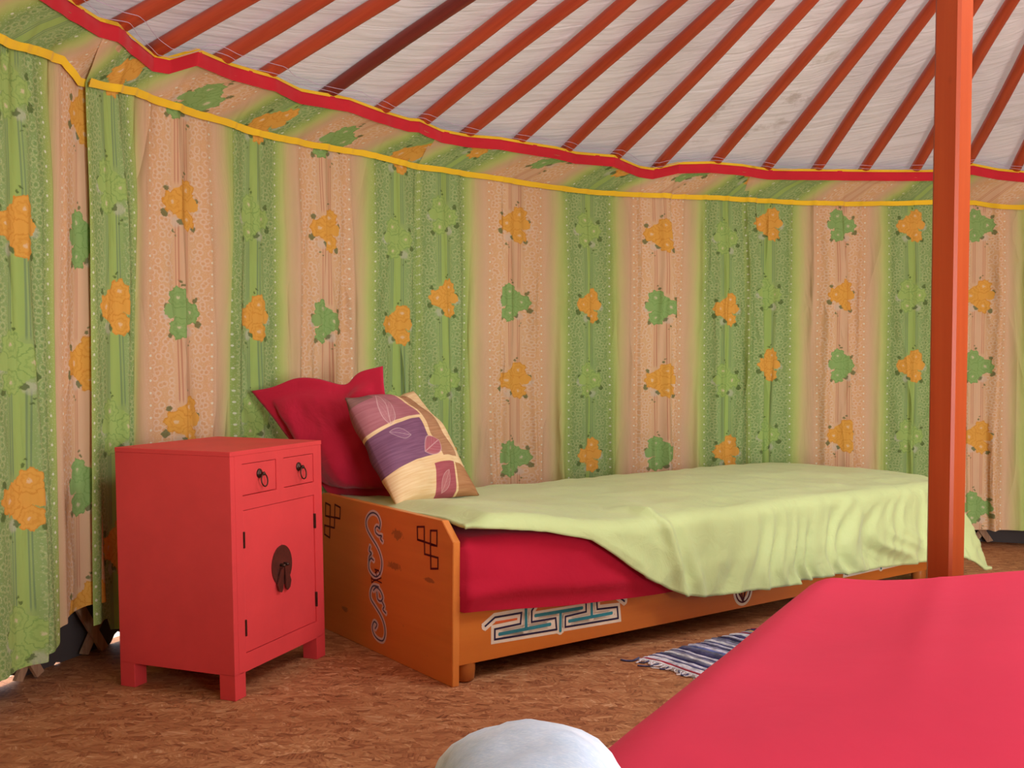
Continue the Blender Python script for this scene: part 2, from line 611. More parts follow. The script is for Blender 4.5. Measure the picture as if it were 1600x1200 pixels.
def mat_cushion():
    t = NT('patchwork_cushion_cloth', 0.8, 0.15)
    s = t.sep(t.uv())
    # gentle curve of the sewn seams
    bend = t.math('MULTIPLY', t.math('MULTIPLY', s[1], t.math('SUBTRACT', 1.0, s[1])), 0.16)
    u = t.math('SUBTRACT', s[0], t.math('SUBTRACT', bend, 0.02))
    bv = t.math('MULTIPLY', t.math('MULTIPLY', s[0], t.math('SUBTRACT', 1.0, s[0])), 0.18)
    v = t.math('SUBTRACT', s[1], bv)

    def rect(a, b, c0, d0):
        return t.math('MULTIPLY', t.math('MULTIPLY', t.math('GREATER_THAN', u, a), t.math('LESS_THAN', u, b)),
                      t.math('MULTIPLY', t.math('GREATER_THAN', v, c0), t.math('LESS_THAN', v, d0)))
    grain = t.noise(t.comb(t.math('MULTIPLY', s[0], 3.0), t.math('MULTIPLY', s[1], 60.0)), 1.0, 4, 0.6)[0]
    cream = t.ramp(grain, [(0.3, rgb(222, 182, 128)), (0.7, rgb(240, 214, 168))])
    c = cream
    patches = [((-1, 0.54, 0.64, 0.97), (162, 96, 104), (180, 118, 122)), ((-1, 0.50, 0.27, 0.61), (112, 72, 98), (142, 98, 122)),
               ((0.565, 0.76, 0.25, 2), (160, 114, 80), (188, 142, 106)), ((0.44, 0.69, -1, 0.20), (156, 72, 82), (178, 100, 104)),
               ((0.72, 2, -1, 0.20), (164, 112, 74), (190, 140, 98)), ((-1, 0.22, 0.90, 2), (120, 84, 84), (150, 110, 96))]
    for r, a, b in patches:
        c = t.mix(rect(*r), c, t.ramp(grain, [(0.3, rgb(*a)), (0.7, rgb(*b))]))
    # printed leaves
    for cu, cv, ang, ra, rb, col, op in [(0.52, 0.40, 0.35, 0.14, 0.085, (172, 96, 104), 1.0), (0.24, 0.80, 1.2, 0.17, 0.085, (186, 130, 132), 0.35),
                                         (0.55, 0.10, 0.9, 0.10, 0.05, (190, 120, 120), 0.6), (0.22, 0.55, -0.4, 0.10, 0.05, (140, 94, 122), 0.6)]:
        dx = t.math('SUBTRACT', s[0], cu)
        dy = t.math('SUBTRACT', s[1], cv)
        ca, sa = math.cos(ang), math.sin(ang)
        px = t.math('DIVIDE', t.math('ADD', t.math('MULTIPLY', dx, ca), t.math('MULTIPLY', dy, sa)), ra)
        py = t.math('DIVIDE', t.math('SUBTRACT', t.math('MULTIPLY', dy, ca), t.math('MULTIPLY', dx, sa)), rb)
        # pointed oval
        d = t.math('ADD', t.math('ABSOLUTE', py), t.math('MULTIPLY', px, px))
        c = t.mix(t.smooth(d, 1.0, 0.95, 0, op), c, rgb(*col))
        ol = t.smooth(t.math('ABSOLUTE', t.math('SUBTRACT', d, 0.97)), 0.09, 0.03)
        vein = t.math('MULTIPLY', t.smooth(t.math('ABSOLUTE', py), 0.07, 0.03), t.math('LESS_THAN', d, 1.0))
        rib = t.math('ABSOLUTE', t.math('SUBTRACT', t.math('FRACT', t.math('MULTIPLY', t.math('SUBTRACT', px, t.math('ABSOLUTE', py)), 2.5)), 0.5))
        ribs = t.math('MULTIPLY', t.smooth(rib, 0.08, 0.03), t.math('LESS_THAN', d, 1.0))
        c = t.mix(t.math('MULTIPLY', t.math('MAXIMUM', ol, t.math('MAXIMUM', vein, t.math('MULTIPLY', ribs, 0.5))), 0.42), c, rgb(226, 196, 190))
    t.color(c)
    t.bump(grain, 0.15, 0.003)
    return t.m


def mat_denim():
    t = NT('pale_denim', 0.85, 0.15)
    co = t.coord()
    n = t.noise(co, 9, 4, 0.6)[0]
    c = t.ramp(n, [(0.35, rgb(184, 204, 224)), (0.65, rgb(220, 230, 240))])
    w = t.noise(t.mapping(co, (300, 900, 300), (0.3, 0.2, 0.6)), 1.0, 2)[0]
    c = t.mix(t.smooth(w, 0.4, 0.7, 0, 0.35), c, rgb(236, 240, 244))
    t.color(c)
    nr = t.bump(w, 0.25, 0.001)
    t.bump(t.noise(co, 14, 3)[0], 0.3, 0.02, nr)
    return t.m


M = {}
M['curtain'] = mat_curtain('printed_curtain_cloth', True)
M['valance'] = mat_curtain('printed_valance_cloth', False)
M['osb'] = mat_osb()
M['roof'] = mat_roofcloth()
M['cushion'] = mat_cushion()
M['denim'] = mat_denim()
M['canvas'] = mat_cloth('grey_outer_canvas', rgb(78, 70, 68), 0.9)
M['lattice'] = mat_wood('bare_lattice_wood', rgb(204, 164, 128), rgb(150, 110, 84), 0.7, 2, 0.2)
M['pole'] = mat_wood('red_painted_pole', rgb(208, 88, 56), rgb(168, 60, 40), 0.42, 0, 0.4, 0.7)
M['pole_dark'] = mat_wood('dark_red_painted_pole', rgb(140, 56, 46), rgb(104, 40, 38), 0.42, 0, 0.4, 0.7)
M['post'] = mat_wood('varnished_orange_post', rgb(176, 78, 36), rgb(160, 64, 28), 0.42, 2, 0.3, 0.5, True)
M['red_ribbon'] = mat_cloth('red_ribbon_cloth', rgb(204, 40, 52), 0.8)
M['yellow_tape'] = mat_cloth('yellow_tape_cloth', rgb(246, 200, 46), 0.8)
M['cord'] = mat_cloth('pale_cord', rgb(206, 182, 206), 0.8)
M['cabinet'] = mat_paint('red_cabinet_paint', rgb(224, 70, 72), 0.55, 0.06)
M['gap'] = mat_paint('painted_gap_shade', rgb(60, 14, 14), 0.9)
M['iron'] = mat_paint('dark_brass', rgb(74, 52, 42), 0.4, 0.3, 0.5, 60)
M['iron'].node_tree.nodes['Principled BSDF'].inputs['Metallic'].default_value = 0.7
M['latch'] = mat_paint('dark_latch_plate', rgb(84, 38, 30), 0.45, 0.3, 0.5, 60)
M['bedwood'] = mat_wood('orange_bed_paint', rgb(208, 118, 44), rgb(198, 106, 38), 0.38, 0, 0.4, 0.5)
M['bedfoot'] = mat_wood('varnished_bed_foot', rgb(196, 118, 52), rgb(160, 84, 32), 0.28, 2, 0.5, 0.5)
M['navy'] = mat_paint('navy_line_paint', rgb(34, 26, 58), 0.6)
M['maroon'] = mat_paint('maroon_line_paint', rgb(84, 18, 26), 0.6)
M['cream'] = mat_paint('cream_line_paint', rgb(226, 208, 184), 0.6)
M['greyline'] = mat_paint('grey_outline_paint', rgb(222, 210, 202), 0.6)
M['slate'] = mat_paint('slate_line_paint', rgb(84, 86, 108), 0.6)
M['teal'] = mat_paint('teal_line_paint', rgb(46, 122, 132), 0.6, 0.3)
M['vermilion'] = mat_paint('vermilion_line_paint', rgb(216, 96, 48), 0.6)
M['red_sheet'] = mat_cloth('crimson_sheet_cloth', rgb(184, 24, 50), 0.85, 0.06, 900, 0.05, 0.25)
M['red_pillow'] = mat_cloth('crimson_pillow_cloth', rgb(188, 30, 56), 0.8, 0.06, 900, 0.2, 0.4)
M['red_blanket'] = mat_cloth('red_blanket_cloth', rgb(198, 34, 66), 0.9, 0.05, 1200, 0.06, 0.10, 0, 4)
M['green_blanket'] = mat_cloth('lime_blanket_cloth', rgb(200, 214, 148), 0.40, 0.03, 900, 0.2, 0.25, 0, 14)
M['skin'] = mat_paint('skin', rgb(208, 158, 130), 0.6, 0.06)
M['sand'] = mat_paint('pale_sand', rgb(220, 205, 180), 0.95, 0.1)
M['white_yarn'] = mat_cloth('white_yarn', rgb(226, 220, 222), 0.95)

# ------------------------------------------------------------------ setting
# ground outside and strand-board floor
gv = [(-14, -14, -0.10), (18, -14, -0.10), (18, 18, -0.10), (-14, 18, -0.10)]
structure(mesh_obj('ground', gv, [(0, 1, 2, 3)], M['sand'], smooth=False))
seg = 128
V = [azp(360 * k / seg, 3.10, 0.0) for k in range(seg)] + [azp(360 * k / seg, 3.10, -0.10) for k in range(seg)]
F = [tuple(range(seg))] + [(k, k + seg, (k + 1) % seg + seg, (k + 1) % seg) for k in range(seg)]
structure(mesh_obj('floor', V, F, M['osb'], smooth=False))


def in_door(a):
    a = (a + 180) % 360 - 180
    return DOOR_AZ[0] < a < DOOR_AZ[1]


# outer canvas wall with small gaps at the foot
def canvas_foot(a):
    g = 0.0
    for c0, w, h in ((167.2, 1.0, 0.020), (165.0, 0.35, 0.007), (163.7, 0.25, 0.006), (159.0, 0.55, 0.030)):
        g = max(g, h * max(0.0, 1 - ((a - c0) / w) ** 2))
    return -0.005 + g + (0.005 if g > 0 else 0)


V, F = [], []
na = 1440
rows = 5
for i in range(na):
    a = 360 * i / na
    zb = canvas_foot(a)
    for j in range(rows):
        f = j / (rows - 1)
        V.append(azp(a, 3.06 + 0.008 * nz(a * 0.25, f * 2), zb + (1.775 - zb) * f))
for i in range(na):
    if in_door(360 * (i + 0.5) / na):
        continue
    for j in range(rows - 1):
        k = (i + 1) % na
        F.append((i * rows + j, k * rows + j, k * rows + j + 1, i * rows + j + 1))
structure(mesh_obj('wall_canvas', V, F, M['canvas']))

# door frame of the entrance
bm = bmesh.new()
for s in (-1, 1):
    add_box(bm, s * 0.56 - 0.035, s * 0.56 + 0.035, -0.05, 0.05, 0, 1.66)
add_box(bm, -0.525, 0.525, -0.05, 0.05, 1.58, 1.66)
add_box(bm, -0.525, 0.525, -0.05, 0.05, 0, 0.06)
df = bm_obj('door_1', bm, M['post'])
df.location = azp(dm, 3.06, 0)
df.rotation_euler = (0, 0, math.radians(dm + 90))
structure(df)


# poles: azimuths of the ones that show, left to right
POLE_Z0, SLOPE = 1.745, 0.347
def pole_z(r):
    return POLE_Z0 + (3.0 - r) * SLOPE


pole_az = [170.8, 166.8, 162.67, 158.95, 154.84, 150.83, 144.93, 139.6, 135.1, 130.4, 125.2, 120.1, 115.0, 110.1,
           104.95, 99.65, 94.75, 90.28, 85.53, 81.16, 76.58, 71.8, 67.0, 62.2]

# roof cloth
V, U = [], []
nr = 70
na = 480
for i in range(na + 1):
    a = 360 * i / na
    # sag between neighbouring poles
    sag = 0.0
    for p, q in zip(pole_az[1:], pole_az):
        if p <= a <= q:
            sag = math.sin(math.pi * (a - p) / (q - p))
    for j in range(nr):
        f = j / (nr - 1)
        r = 3.08 - (3.08 - 0.74) * f
        bell = math.sin(math.pi * min(1, f * 1.05)) if f < 0.95 else 0
        z = pole_z(r) + 0.030 - 0.012 * sag * bell
        z += 0.012 * nz(a * 0.12, r * 2.4) * bell
        z += 0.006 * nz(a * 0.35 + r * 2, r * 13) * bell
        V.append(azp(a, r, z))
        U.append((math.radians(a) * 3.0, r))
structure(mesh_obj('ceiling', V, grid_faces(na + 1, nr), M['roof'], uvs=U))

# crown ring with spokes at the roof top
crown = structure(empty('trim_1', (YC.x, YC.y, 0)))
ringp = [Vector((0.76 * math.cos(2 * math.pi * k / 48), 0.76 * math.sin(2 * math.pi * k / 48), 2.49)) for k in range(48)]
tube('crown_ring', ringp, 0.05, M['post'], crown, 10, True)
for k in range(4):
    an = math.pi * k / 4
    pts = [Vector((0.72 * s * math.cos(an), 0.72 * s * math.sin(an), 2.50 + 0.14 * (1 - s * s))) for s in [x / 6 - 1 for x in range(13)]]
    tube('crown_spoke', pts, 0.02, M['post'], crown, 8)

ordinal = ['first', 'second', 'third', 'fourth', 'fifth', 'sixth', 'seventh', 'eighth', 'ninth', 'tenth', 'eleventh',
           'twelfth', 'thirteenth', 'fourteenth', 'fifteenth', 'sixteenth', 'seventeenth']
shown = 0
for i, a in enumerate(pole_az):
    pts = []
    n = 14
    ph = random.random() * 10
    for k in range(n):
        f = k / (n - 1)
        r = 2.99 - (2.99 - 0.76) * f
        side = 0.012 * math.sin(f * 5 + ph) * math.sin(math.pi * f)
        p = azp(a, r, pole_z(r) - 0.006)
        t_ = Vector((-math.sin(math.radians(a)), math.cos(math.radians(a)), 0))
        pts.append(p + t_ * side + Vector((0, 0, 0.006 * math.sin(f * 7 + ph * 2) * math.sin(math.pi * f))))
    rad = [0.0205 + 0.004 * math.sin(math.pi * min(1, k / (n - 1) + 0.25)) for k in range(n)]
    dark = i in (6,)
    # pole mesh in its own frame so that the grain runs along it
    V, F = tube_data(pts, rad, 12)
    d = (pts[-1] - pts[0]).normalized()
    yv = Vector((0, 0, 1)).cross(d).normalized()
    mt = Matrix((d, yv, d.cross(yv))).transposed().to_4x4()
    mt.translation = pts[0]
    inv = mt.inverted()
    o = mesh_obj('roof_pole', [inv @ v for v in V], F, M['pole_dark' if dark else 'pole'])
    o.matrix_world = mt
    if i < 2:
        lab = 'red-orange roof pole out of view over the far left curtain, %s one' % ('outer', 'inner')[i]
    elif a > 84:
        shown += 1
        lab = 'dark brownish-red round roof pole, %s from the left' % ordinal[i - 2] if dark else 'red-orange round roof pole, %s from the left' % ordinal[i - 2]
    elif a > 80:
        lab = 'red-orange round roof pole just right of the upright post'
    elif a > 76:
        lab = 'red-orange round roof pole at the right edge, second right of the post'
    else:
        lab = 'red-orange roof pole out of view right of the post, %s past the edge' % ordinal[i - 21]
    tag(o, lab, 'roof pole', 'roof poles fanning up to the crown')

# lattice wall behind the curtain
lat = empty('lattice_wall', YC)
for d, rr in ((1, 3.018), (-1, 3.030)):
    for k in range(26):
        a0 = 62 + k * 4.9 + (0.9 if d > 0 else 2.2)
        run = 21.0
        Vv = []
        n = 9
        for i in range(n):
            f = i / (n - 1)
            a = math.radians(a0 + d * run * f)
            z = 0.004 + 1.62 * f
            tz, ta = 1.62, d * math.radians(run) * 3.02
            ln = math.hypot(tz, ta)
            pz, pa = -ta / ln * 0.016, tz / ln * 0.016
            for sgn in (-1, 1):
                aa = a + sgn * pa / 3.02
                zz = max(0.003, z + sgn * pz)
                for ro in (rr, rr + 0.010):
                    Vv.append((ro * math.cos(aa), ro * math.sin(aa), zz))
        Ff = []
        for i in range(n - 1):
            b0, b1 = i * 4, (i + 1) * 4
            Ff += [(b0, b0 + 2, b1 + 2, b1), (b0 + 1, b1 + 1, b1 + 3, b0 + 3), (b0, b1, b1 + 1, b0 + 1), (b0 + 2, b0 + 3, b1 + 3, b1 + 2)]
        Ff += [(0, 1, 3, 2), ((n - 1) * 4, (n - 1) * 4 + 2, (n - 1) * 4 + 3, (n - 1) * 4 + 1)]
        mesh_obj('slat', Vv, Ff, M['lattice'], lat, smooth=False)
tag(lat, 'crossed wooden lattice slats showing below the curtain hem', 'lattice')

# ------------------------------------------------------------------ curtain panels
tape_tab = sorted([(170.12, 1.612), (168.29, 1.624), (166.15, 1.632), (164.69, 1.597), (163.95, 1.602), (161.94, 1.614), (160.39, 1.625), (155.02, 1.623), (149.36, 1.621), (144.63, 1.627), (139.76, 1.641), (134.76, 1.63), (127.74, 1.633), (124.51, 1.63), (118.02, 1.62), (113.47, 1.624), (105.11, 1.636), (98.81, 1.631), (92.66, 1.626), (83.24, 1.633), (79.86, 1.631), (77.65, 1.607), (75.49, 1.6), (70, 1.625)])
rib_tab = sorted([(176, 2.86), (169.97, 2.862), (167.48, 2.869), (164.65, 2.881), (163.43, 2.868), (159.22, 2.919), (158.2, 2.907), (157.5, 2.83), (154.42, 2.833), (150.55, 2.817), (147.68, 2.836), (143.59, 2.805), (139.67, 2.823), (136.93, 2.831), (136.11, 2.822), (133.26, 2.854), (130.65, 2.854), (127.66, 2.832), (121.6, 2.836), (119.37, 2.854), (115.5, 2.844), (112.12, 2.909), (110.73, 2.916), (108.81, 2.852), (105.79, 2.828), (102.49, 2.834), (99.68, 2.86), (93.51, 2.849), (83.9, 2.851), (80.73, 2.801), (78.21, 2.852), (75.87, 2.882), (70, 2.85)])
hem_tab = sorted([(180, 0.08), (170.21, 0.093), (168.82, 0.093), (166.92, 0.111), (164.97, 0.119), (163.46, 0.135), (163.3, 0.135), (163.0, 0.10), (162.45, 0.096), (161.15, 0.083), (150, 0.08), (78.55, 0.078), (75.01, 0.086)])
ROW = 0.335
RC = 2.96


def curtain(cols, z0, label, fold_in=0.0, seed=0, first=0):
    """cols: azimuths of the column borders, descending; pattern columns start at index first"""
    root = empty('curtain_panel', YC)
    sd = 1 if seed == 1 else 2
    a0, a1 = cols[0], cols[-1]
    n = max(24, int(abs(a0 - a1) * (13 if seed < 10 else 4)))
    nv, nw = (64 if seed < 10 else 24), 12
    V, U, VV, UV2 = [], [], [], []
    tapeline, ribline = [], []
    for i in range(n + 1):
        a = a0 + (a1 - a0) * i / n
        u = first + interp([(-c, 0.14 if k == 0 else (k - 0.14 if k == len(cols) - 1 else k)) for k, c in enumerate(cols)], -a)
        zt = interp(tape_tab, a)
        zh = interp(hem_tab, a) + (0.055 * sstep(170.5, 163.4, a) if seed == 1 else 0.0)
        edge = math.exp(-((a - a0) / 1.0) ** 2)
        ar = math.radians(a)
        ca, sa = math.cos(ar), math.sin(ar)
        for j in range(nv + 1):
            f = j / nv
            z = zh + (zt - zh) * f
            low = 1 - f
            fold = (0.042 * nz(a * 0.33, z * 0.55, sd) + 0.014 * nz(a * 0.9 + z * 0.5, z * 0.8, sd + 5)) * (0.35 + 0.9 * low)
            # sharp pleats
            s = (a * 0.19 + 0.37 * sd + 0.10 * nz(z * 1.3, sd)) % 1.0
            fold += 0.026 * math.exp(-((s - 0.5) / 0.07) ** 2) * (0.25 + low)
            s2 = (-a * 0.115 + 0.23 * sd + 0.16 * nz(z * 0.8, sd + 3, a * 0.02)) % 1.0
            fold += (0.085 if a < 112 else 0.034) * (s2 ** 2) * sstep(1.0, 0.95, s2) * (0.25 + 0.75 * sstep(1.0, 0.75, f))
            s3 = (a * 0.43 + 0.5 * nz(z * 0.7, a * 0.05, sd + 8)) % 1.0
            fold += (0.030 if a < 112 else 0.014) * math.exp(-((s3 - 0.5) / 0.09) ** 2) * (0.3 + low) * max(0.0, 0.45 + 1.1 * nz(a * 0.21, z * 0.9, 7))
            fold += fold_in * edge * (0.3 + 0.7 * low) + 0.02 * low * low
            r = RC - max(-0.03, fold) - 0.01
            if seed == 1:
                r += 0.012 * sstep(166.5, 163.8, a)
                r = min(r, 3.0)
            V.append(Vector((r * ca, r * sa, z)))
            U.append((u, (z - z0) / ROW))
        # valance from the tape up to the ribbon, inwards under the poles
        rt = (V[-1].x ** 2 + V[-1].y ** 2) ** 0.5
        rr = interp(rib_tab, a)
        zr = 1.715 + (3.0 - rr) * SLOPE - 0.028
        length = math.hypot(rt - rr, zr - zt)
        for j in range(nw + 1):
            f = j / nw
            sag = 0.006 * math.sin(math.pi * f) + 0.012 * nz(a * 0.4, f * 2 + seed, 3.3) * math.sin(math.pi * f)
            r = rt + (rr - rt) * f
            z = zt + (zr - zt) * f + sag
            VV.append(Vector((r * ca, r * sa, z)))
            UV2.append((u - 0.46 * f, (zt + length * f - z0) / ROW))
        tapeline.append((a, rt - 0.006, zt))
        ribline.append((a, rr, zr, rt, zt))
    mesh_obj('cloth', V, grid_faces(n + 1, nv + 1), M['curtain'], root, uvs=U)
    mesh_obj('valance', VV, grid_faces(n + 1, nw + 1), M['valance'], root, uvs=UV2)
    # yellow tape sewn along the bend
    TV = []
    for a, r, z in tapeline:
        c_, s_ = math.cos(math.radians(a)), math.sin(math.radians(a))
        wv = 0.0105 + 0.0015 * nz(a * 0.8, seed)
        for dz, dr in ((-wv, -0.004), (-wv * 0.4, -0.008), (wv * 0.4, -0.010), (wv, -0.013)):
            TV.append((( r + dr) * c_, (r + dr) * s_, z + dz))
    mesh_obj('yellow_tape', TV, grid_faces(n + 1, 4), M['yellow_tape'], root)
    # red ribbon and its yellow edging along the top of the valance
    RV, EV = [], []
    for a, r, z, rt, zt in ribline:
        c_, s_ = math.cos(math.radians(a)), math.sin(math.radians(a))
        dl = math.hypot(rt - r, zt - z)
        er, ez = (rt - r) / dl, (zt - z) / dl
        z += 0.028
        for q, dr in ((0.0, 0.0), (0.014, -0.003), (0.030, -0.003), (0.044, 0.002)):
            rq = r + dr + 0.006 * nz(a * 0.9, q * 20)
            RV.append((rq * c_, rq * s_, z - q))
        for q, dr in ((-0.009, 0.002), (-0.003, -0.002), (0.003, -0.003)):
            EV.append(((r + dr) * c_, (r + dr) * s_, z - q))
    mesh_obj('red_ribbon', RV, grid_faces(n + 1, 4), M['red_ribbon'], root)
    mesh_obj('yellow_edging', EV, grid_faces(n + 1, 3), M['yellow_tape'], root)
    tag(root, label, 'curtain', 'floral curtain panels lining the round wall')
    return root


curtain([185.0, 179.0, 173.0, 166.65, 162.6], 1.173, 'green and peach floral curtain at far left, hem lifted off the floor', 0, 1, first=0)
curtain([164.3, 159.96, 152.76, 146.85, 139.57, 133.85], 0.995, 'green and peach floral curtain behind the red cabinet and pillows', 0.014, 2)
curtain([134.1, 128.42, 120.38, 113.68, 106.07, 101.1], 1.110, 'green and peach floral curtain behind the middle of the green bed', 0.0, 3)
curtain([101.5, 95.39, 88.44, 82.52, 76.15, 69.5], 0.850, 'green and peach floral curtain behind the foot of the bed and the post', 0.0, 4)
# the panels that go on around the room, outside the picture
for k, a in enumerate((69.6, 38.2, 6.8, -24.6)):
    lo = a - 31.3
    if k == 3:
        lo = -72.5
    w = (a - lo) / 5
    curtain([a - w * q for q in range(6)], 0.9 + 0.07 * k, 'floral curtain panel out of view, %s right of the post towards the doorway' % ('first', 'second', 'third', 'fourth')[k], 0.0, 11 + k)
for k in range(3):
    a = -95.5 - k * 26.4
    curtain([a - 26.4 * q / 5 for q in range(6)], 0.95 + 0.05 * k, 'floral curtain panel out of view behind the near bed, %s from the doorway' % ('first', 'second', 'third')[k], 0.0, 20 + k)

# thin lashing cords near the lower pole ends
def cord(name, r_off, amp, ph, label):
    pts = []
    for k in range(400):
        a = 176 - 108 * k / 399
        r = interp(rib_tab, a) - r_off + 0.02 * nz(a * 0.35, ph)
        z = pole_z(r) - 0.036 + amp * nz(a * 0.5, ph + 4)
        pts.append(azp(a, r, z))
    tag(tube(name, pts, 0.0010, M['cord'], None, 5), label, 'cord', 'lashing cords at the pole ends')


cord('lashing_cord', 0.030, 0.006, 0.3, 'thin pale cord crossing the pole ends, nearest the red ribbon')
cord('lashing_cord', 0.062, 0.007, 5.2, 'thin pale lilac cord crossing the poles, a little above its twin')

# ------------------------------------------------------------------ upright post
post = empty('support_post', (0.967, 2.27, 0))
post.rotation_euler = (0, 0, math.radians(38))
hw, ch = 0.0300, 0.006
prof = [(-hw + ch, -hw), (hw - ch, -hw), (hw, -hw + ch), (hw, hw - ch), (hw - ch, hw), (-hw + ch, hw), (-hw, hw - ch), (-hw, -hw + ch)]
V, F = [], []
for z in (0.0, 0.5, 1.0, 1.5, 2.0, 2.44):
    V += [(x, y, z) for x, y in prof]
for i in range(5):
    for k in range(8):
        F.append((i * 8 + k, i * 8 + (k + 1) % 8, (i + 1) * 8 + (k + 1) % 8, (i + 1) * 8 + k))
F += [tuple(range(7, -1, -1)), tuple(range(40, 48))]
mesh_obj('shaft', V, F, M['post'], post, smooth=False)
bm = bmesh.new()
add_box(bm, -0.075, 0.075, -0.05, 0.05, 2.38, 2.46, 0.008)
bm_obj('capital', bm, M['post'], post)
tag(post, 'tall varnished red-orange wooden post standing in front of the bed foot', 'post')

# ------------------------------------------------------------------ bed with painted headboard
BA = 0.644
BO = Vector((-0.150, 2.665, 0))
bed = empty('bed', BO, BA)
BW, BL = 0.81, 2.30
TH = 0.022
bm = bmesh.new()
hp = [(0.0, 0.0), (0.0, 0.381), (0.055, 0.431), (BW - 0.055, 0.431), (BW, 0.381), (BW, 0.0)]
fr = [bm.verts.new((0, w, z)) for w, z in hp]
bk = [bm.verts.new((TH, w, z)) for w, z in hp]
bm.faces.new(fr)
bm.faces.new(bk[::-1])
for i in range(6):
    bm.faces.new((fr[i], bk[i], bk[(i + 1) % 6], fr[(i + 1) % 6]))
bmesh.ops.recalc_face_normals(bm, faces=bm.faces)
bmesh.ops.bevel(bm, geom=list(bm.edges), offset=0.0015, segments=2, affect='EDGES')


def mat_headboard():
    t = NT('scuffed_orange_headboard', 0.36, 0.4)
    co = t.coord()
    n = t.noise(t.mapping(co, (30, 1.6, 22)), 1.0, 4, 0.6, 0.4)[0]
    c = t.ramp(n, [(0.3, rgb(212, 124, 54)), (0.65, rgb(220, 132, 58))])
    s = t.noise(co, 13, 4, 0.65)[0]
    c = t.mix(t.smooth(s, 0.70, 0.76, 0, 0.4), c, rgb(104, 70, 38))
    # worn smudges
    for y, z, a, b in ((0.285, 0.362, 0.034, 0.018), (0.30, 0.270, 0.040, 0.012), (0.115, 0.262, 0.030, 0.008), (0.60, 0.09, 0.022, 0.010)):
        d = t.vmath('LENGTH', t.comb(0.0, t.math('DIVIDE', t.math('SUBTRACT', t.sep(co)[1], y), a), t.math('DIVIDE', t.math('SUBTRACT', t.sep(co)[2], z), b)), out='Value')
        dn = t.math('ADD', d, t.math('MULTIPLY', t.math('SUBTRACT', t.noise(co, 70, 3)[0], 0.5), 1.6))
        c = t.mix(t.smooth(dn, 1.0, 0.6, 0, 0.6), c, rgb(112, 74, 40))
    t.color(c)
    t.bump(n, 0.1, 0.003)
    return t.m


M['headboard'] = mat_headboard()
head = bm_obj('headboard', bm, M['headboard'], bed)


def stroke(name, lines, width, mat, parent, fn, depth, rnd=True):
    """flat painted strokes: polylines widened in their plane, fn(a, b, h) -> point"""
    V, F = [], []
    for ln in lines:
        P = [Vector((p[0], p[1])) for p in ln]
        n = len(P)
        b0 = len(V)
        for i, p in enumerate(P):
            d0 = (P[i] - P[i - 1]).normalized() if i > 0 else (P[1] - P[0]).normalized()
            d1 = (P[i + 1] - P[i]).normalized() if i < n - 1 else d0
            t_ = (d0 + d1)
            t_ = t_.normalized() if t_.length > 1e-4 else d1
            nn_ = Vector((-t_.y, t_.x))
            k = 1.0 / max(0.5, abs(nn_.dot(Vector((-d1.y, d1.x)))))
            ext = Vector((0, 0))
            if i == 0:
                ext = -d1 * width * 0.3
            if i == n - 1:
                ext = d0 * width * 0.3
            for s in (-1, 1):
                q = p + ext + nn_ * (s * width / 2 * k)
                V.append(fn(q.x, q.y, depth))
        for i in range(n - 1):
            F.append((b0 + 2 * i, b0 + 2 * i + 1, b0 + 2 * i + 3, b0 + 2 * i + 2))
        if rnd:
            for i in (0, n - 1):
                base = len(V)
                for q in range(10):
                    an = 2 * math.pi * q / 10
                    V.append(fn(P[i].x + width / 2 * math.cos(an), P[i].y + width / 2 * math.sin(an), depth * 1.01))
                F.append(tuple(range(base, base + 10)))
    return mesh_obj(name, V, F, mat, parent, smooth=False)


hbf = lambda w, z, h: Vector((-h, w, z))
def sp2(pts, n=5):
    return [(p.x, p.y) for p in spline(pts, n)]


S1 = sp2([(0.369, 0.331), (0.379, 0.338), (0.374, 0.347), (0.39, 0.346), (0.408, 0.352), (0.411, 0.363), (0.401, 0.371), (0.386, 0.367)])
S1c = sp2([(0.386, 0.367), (0.382, 0.385), (0.397, 0.403), (0.424, 0.408), (0.449, 0.399), (0.466, 0.379), (0.46, 0.356), (0.432, 0.333), (0.4, 0.312), (0.379, 0.289), (0.371, 0.266), (0.379, 0.239), (0.401, 0.223), (0.426, 0.225), (0.446, 0.238), (0.448, 0.258), (0.435, 0.272), (0.42, 0.268)])
S1b = sp2([(0.442, 0.306), (0.446, 0.293), (0.433, 0.287), (0.446, 0.274), (0.448, 0.258)])
S2 = sp2([(0.419, 0.18), (0.403, 0.191), (0.38, 0.186), (0.365, 0.169), (0.376, 0.156), (0.394, 0.159), (0.399, 0.178)])
S2b = sp2([(0.39, 0.195), (0.422, 0.192), (0.438, 0.171), (0.434, 0.151), (0.409, 0.135), (0.377, 0.115), (0.356, 0.092), (0.35, 0.066), (0.362, 0.044), (0.389, 0.041), (0.414, 0.05), (0.425, 0.069), (0.414, 0.088), (0.398, 0.083), (0.408, 0.069)])
S2c = sp2([(0.371, 0.158), (0.357, 0.145), (0.363, 0.134), (0.347, 0.127)])
sc = [S1, S1c, S1b, S2, S2b, S2c]
stroke('scroll_outline', sc, 0.0170, M['greyline'], head, hbf, 0.0006)
sl = stroke('scroll_line', sc, 0.0048, M['slate'], head, hbf, 0.0011)
stroke('scroll_crest', [[(0.412, 0.243), (0.389, 0.243), (0.381, 0.233)], [(0.41, 0.233), (0.396, 0.242)], [(0.41, 0.243), (0.40, 0.225)],
                        [(0.433, 0.213), (0.411, 0.21), (0.375, 0.224)], [(0.427, 0.202), (0.411, 0.213), (0.372, 0.21)], [(0.433, 0.216), (0.430, 0.200)]],
       0.004, M['maroon'], head, hbf, 0.0011)
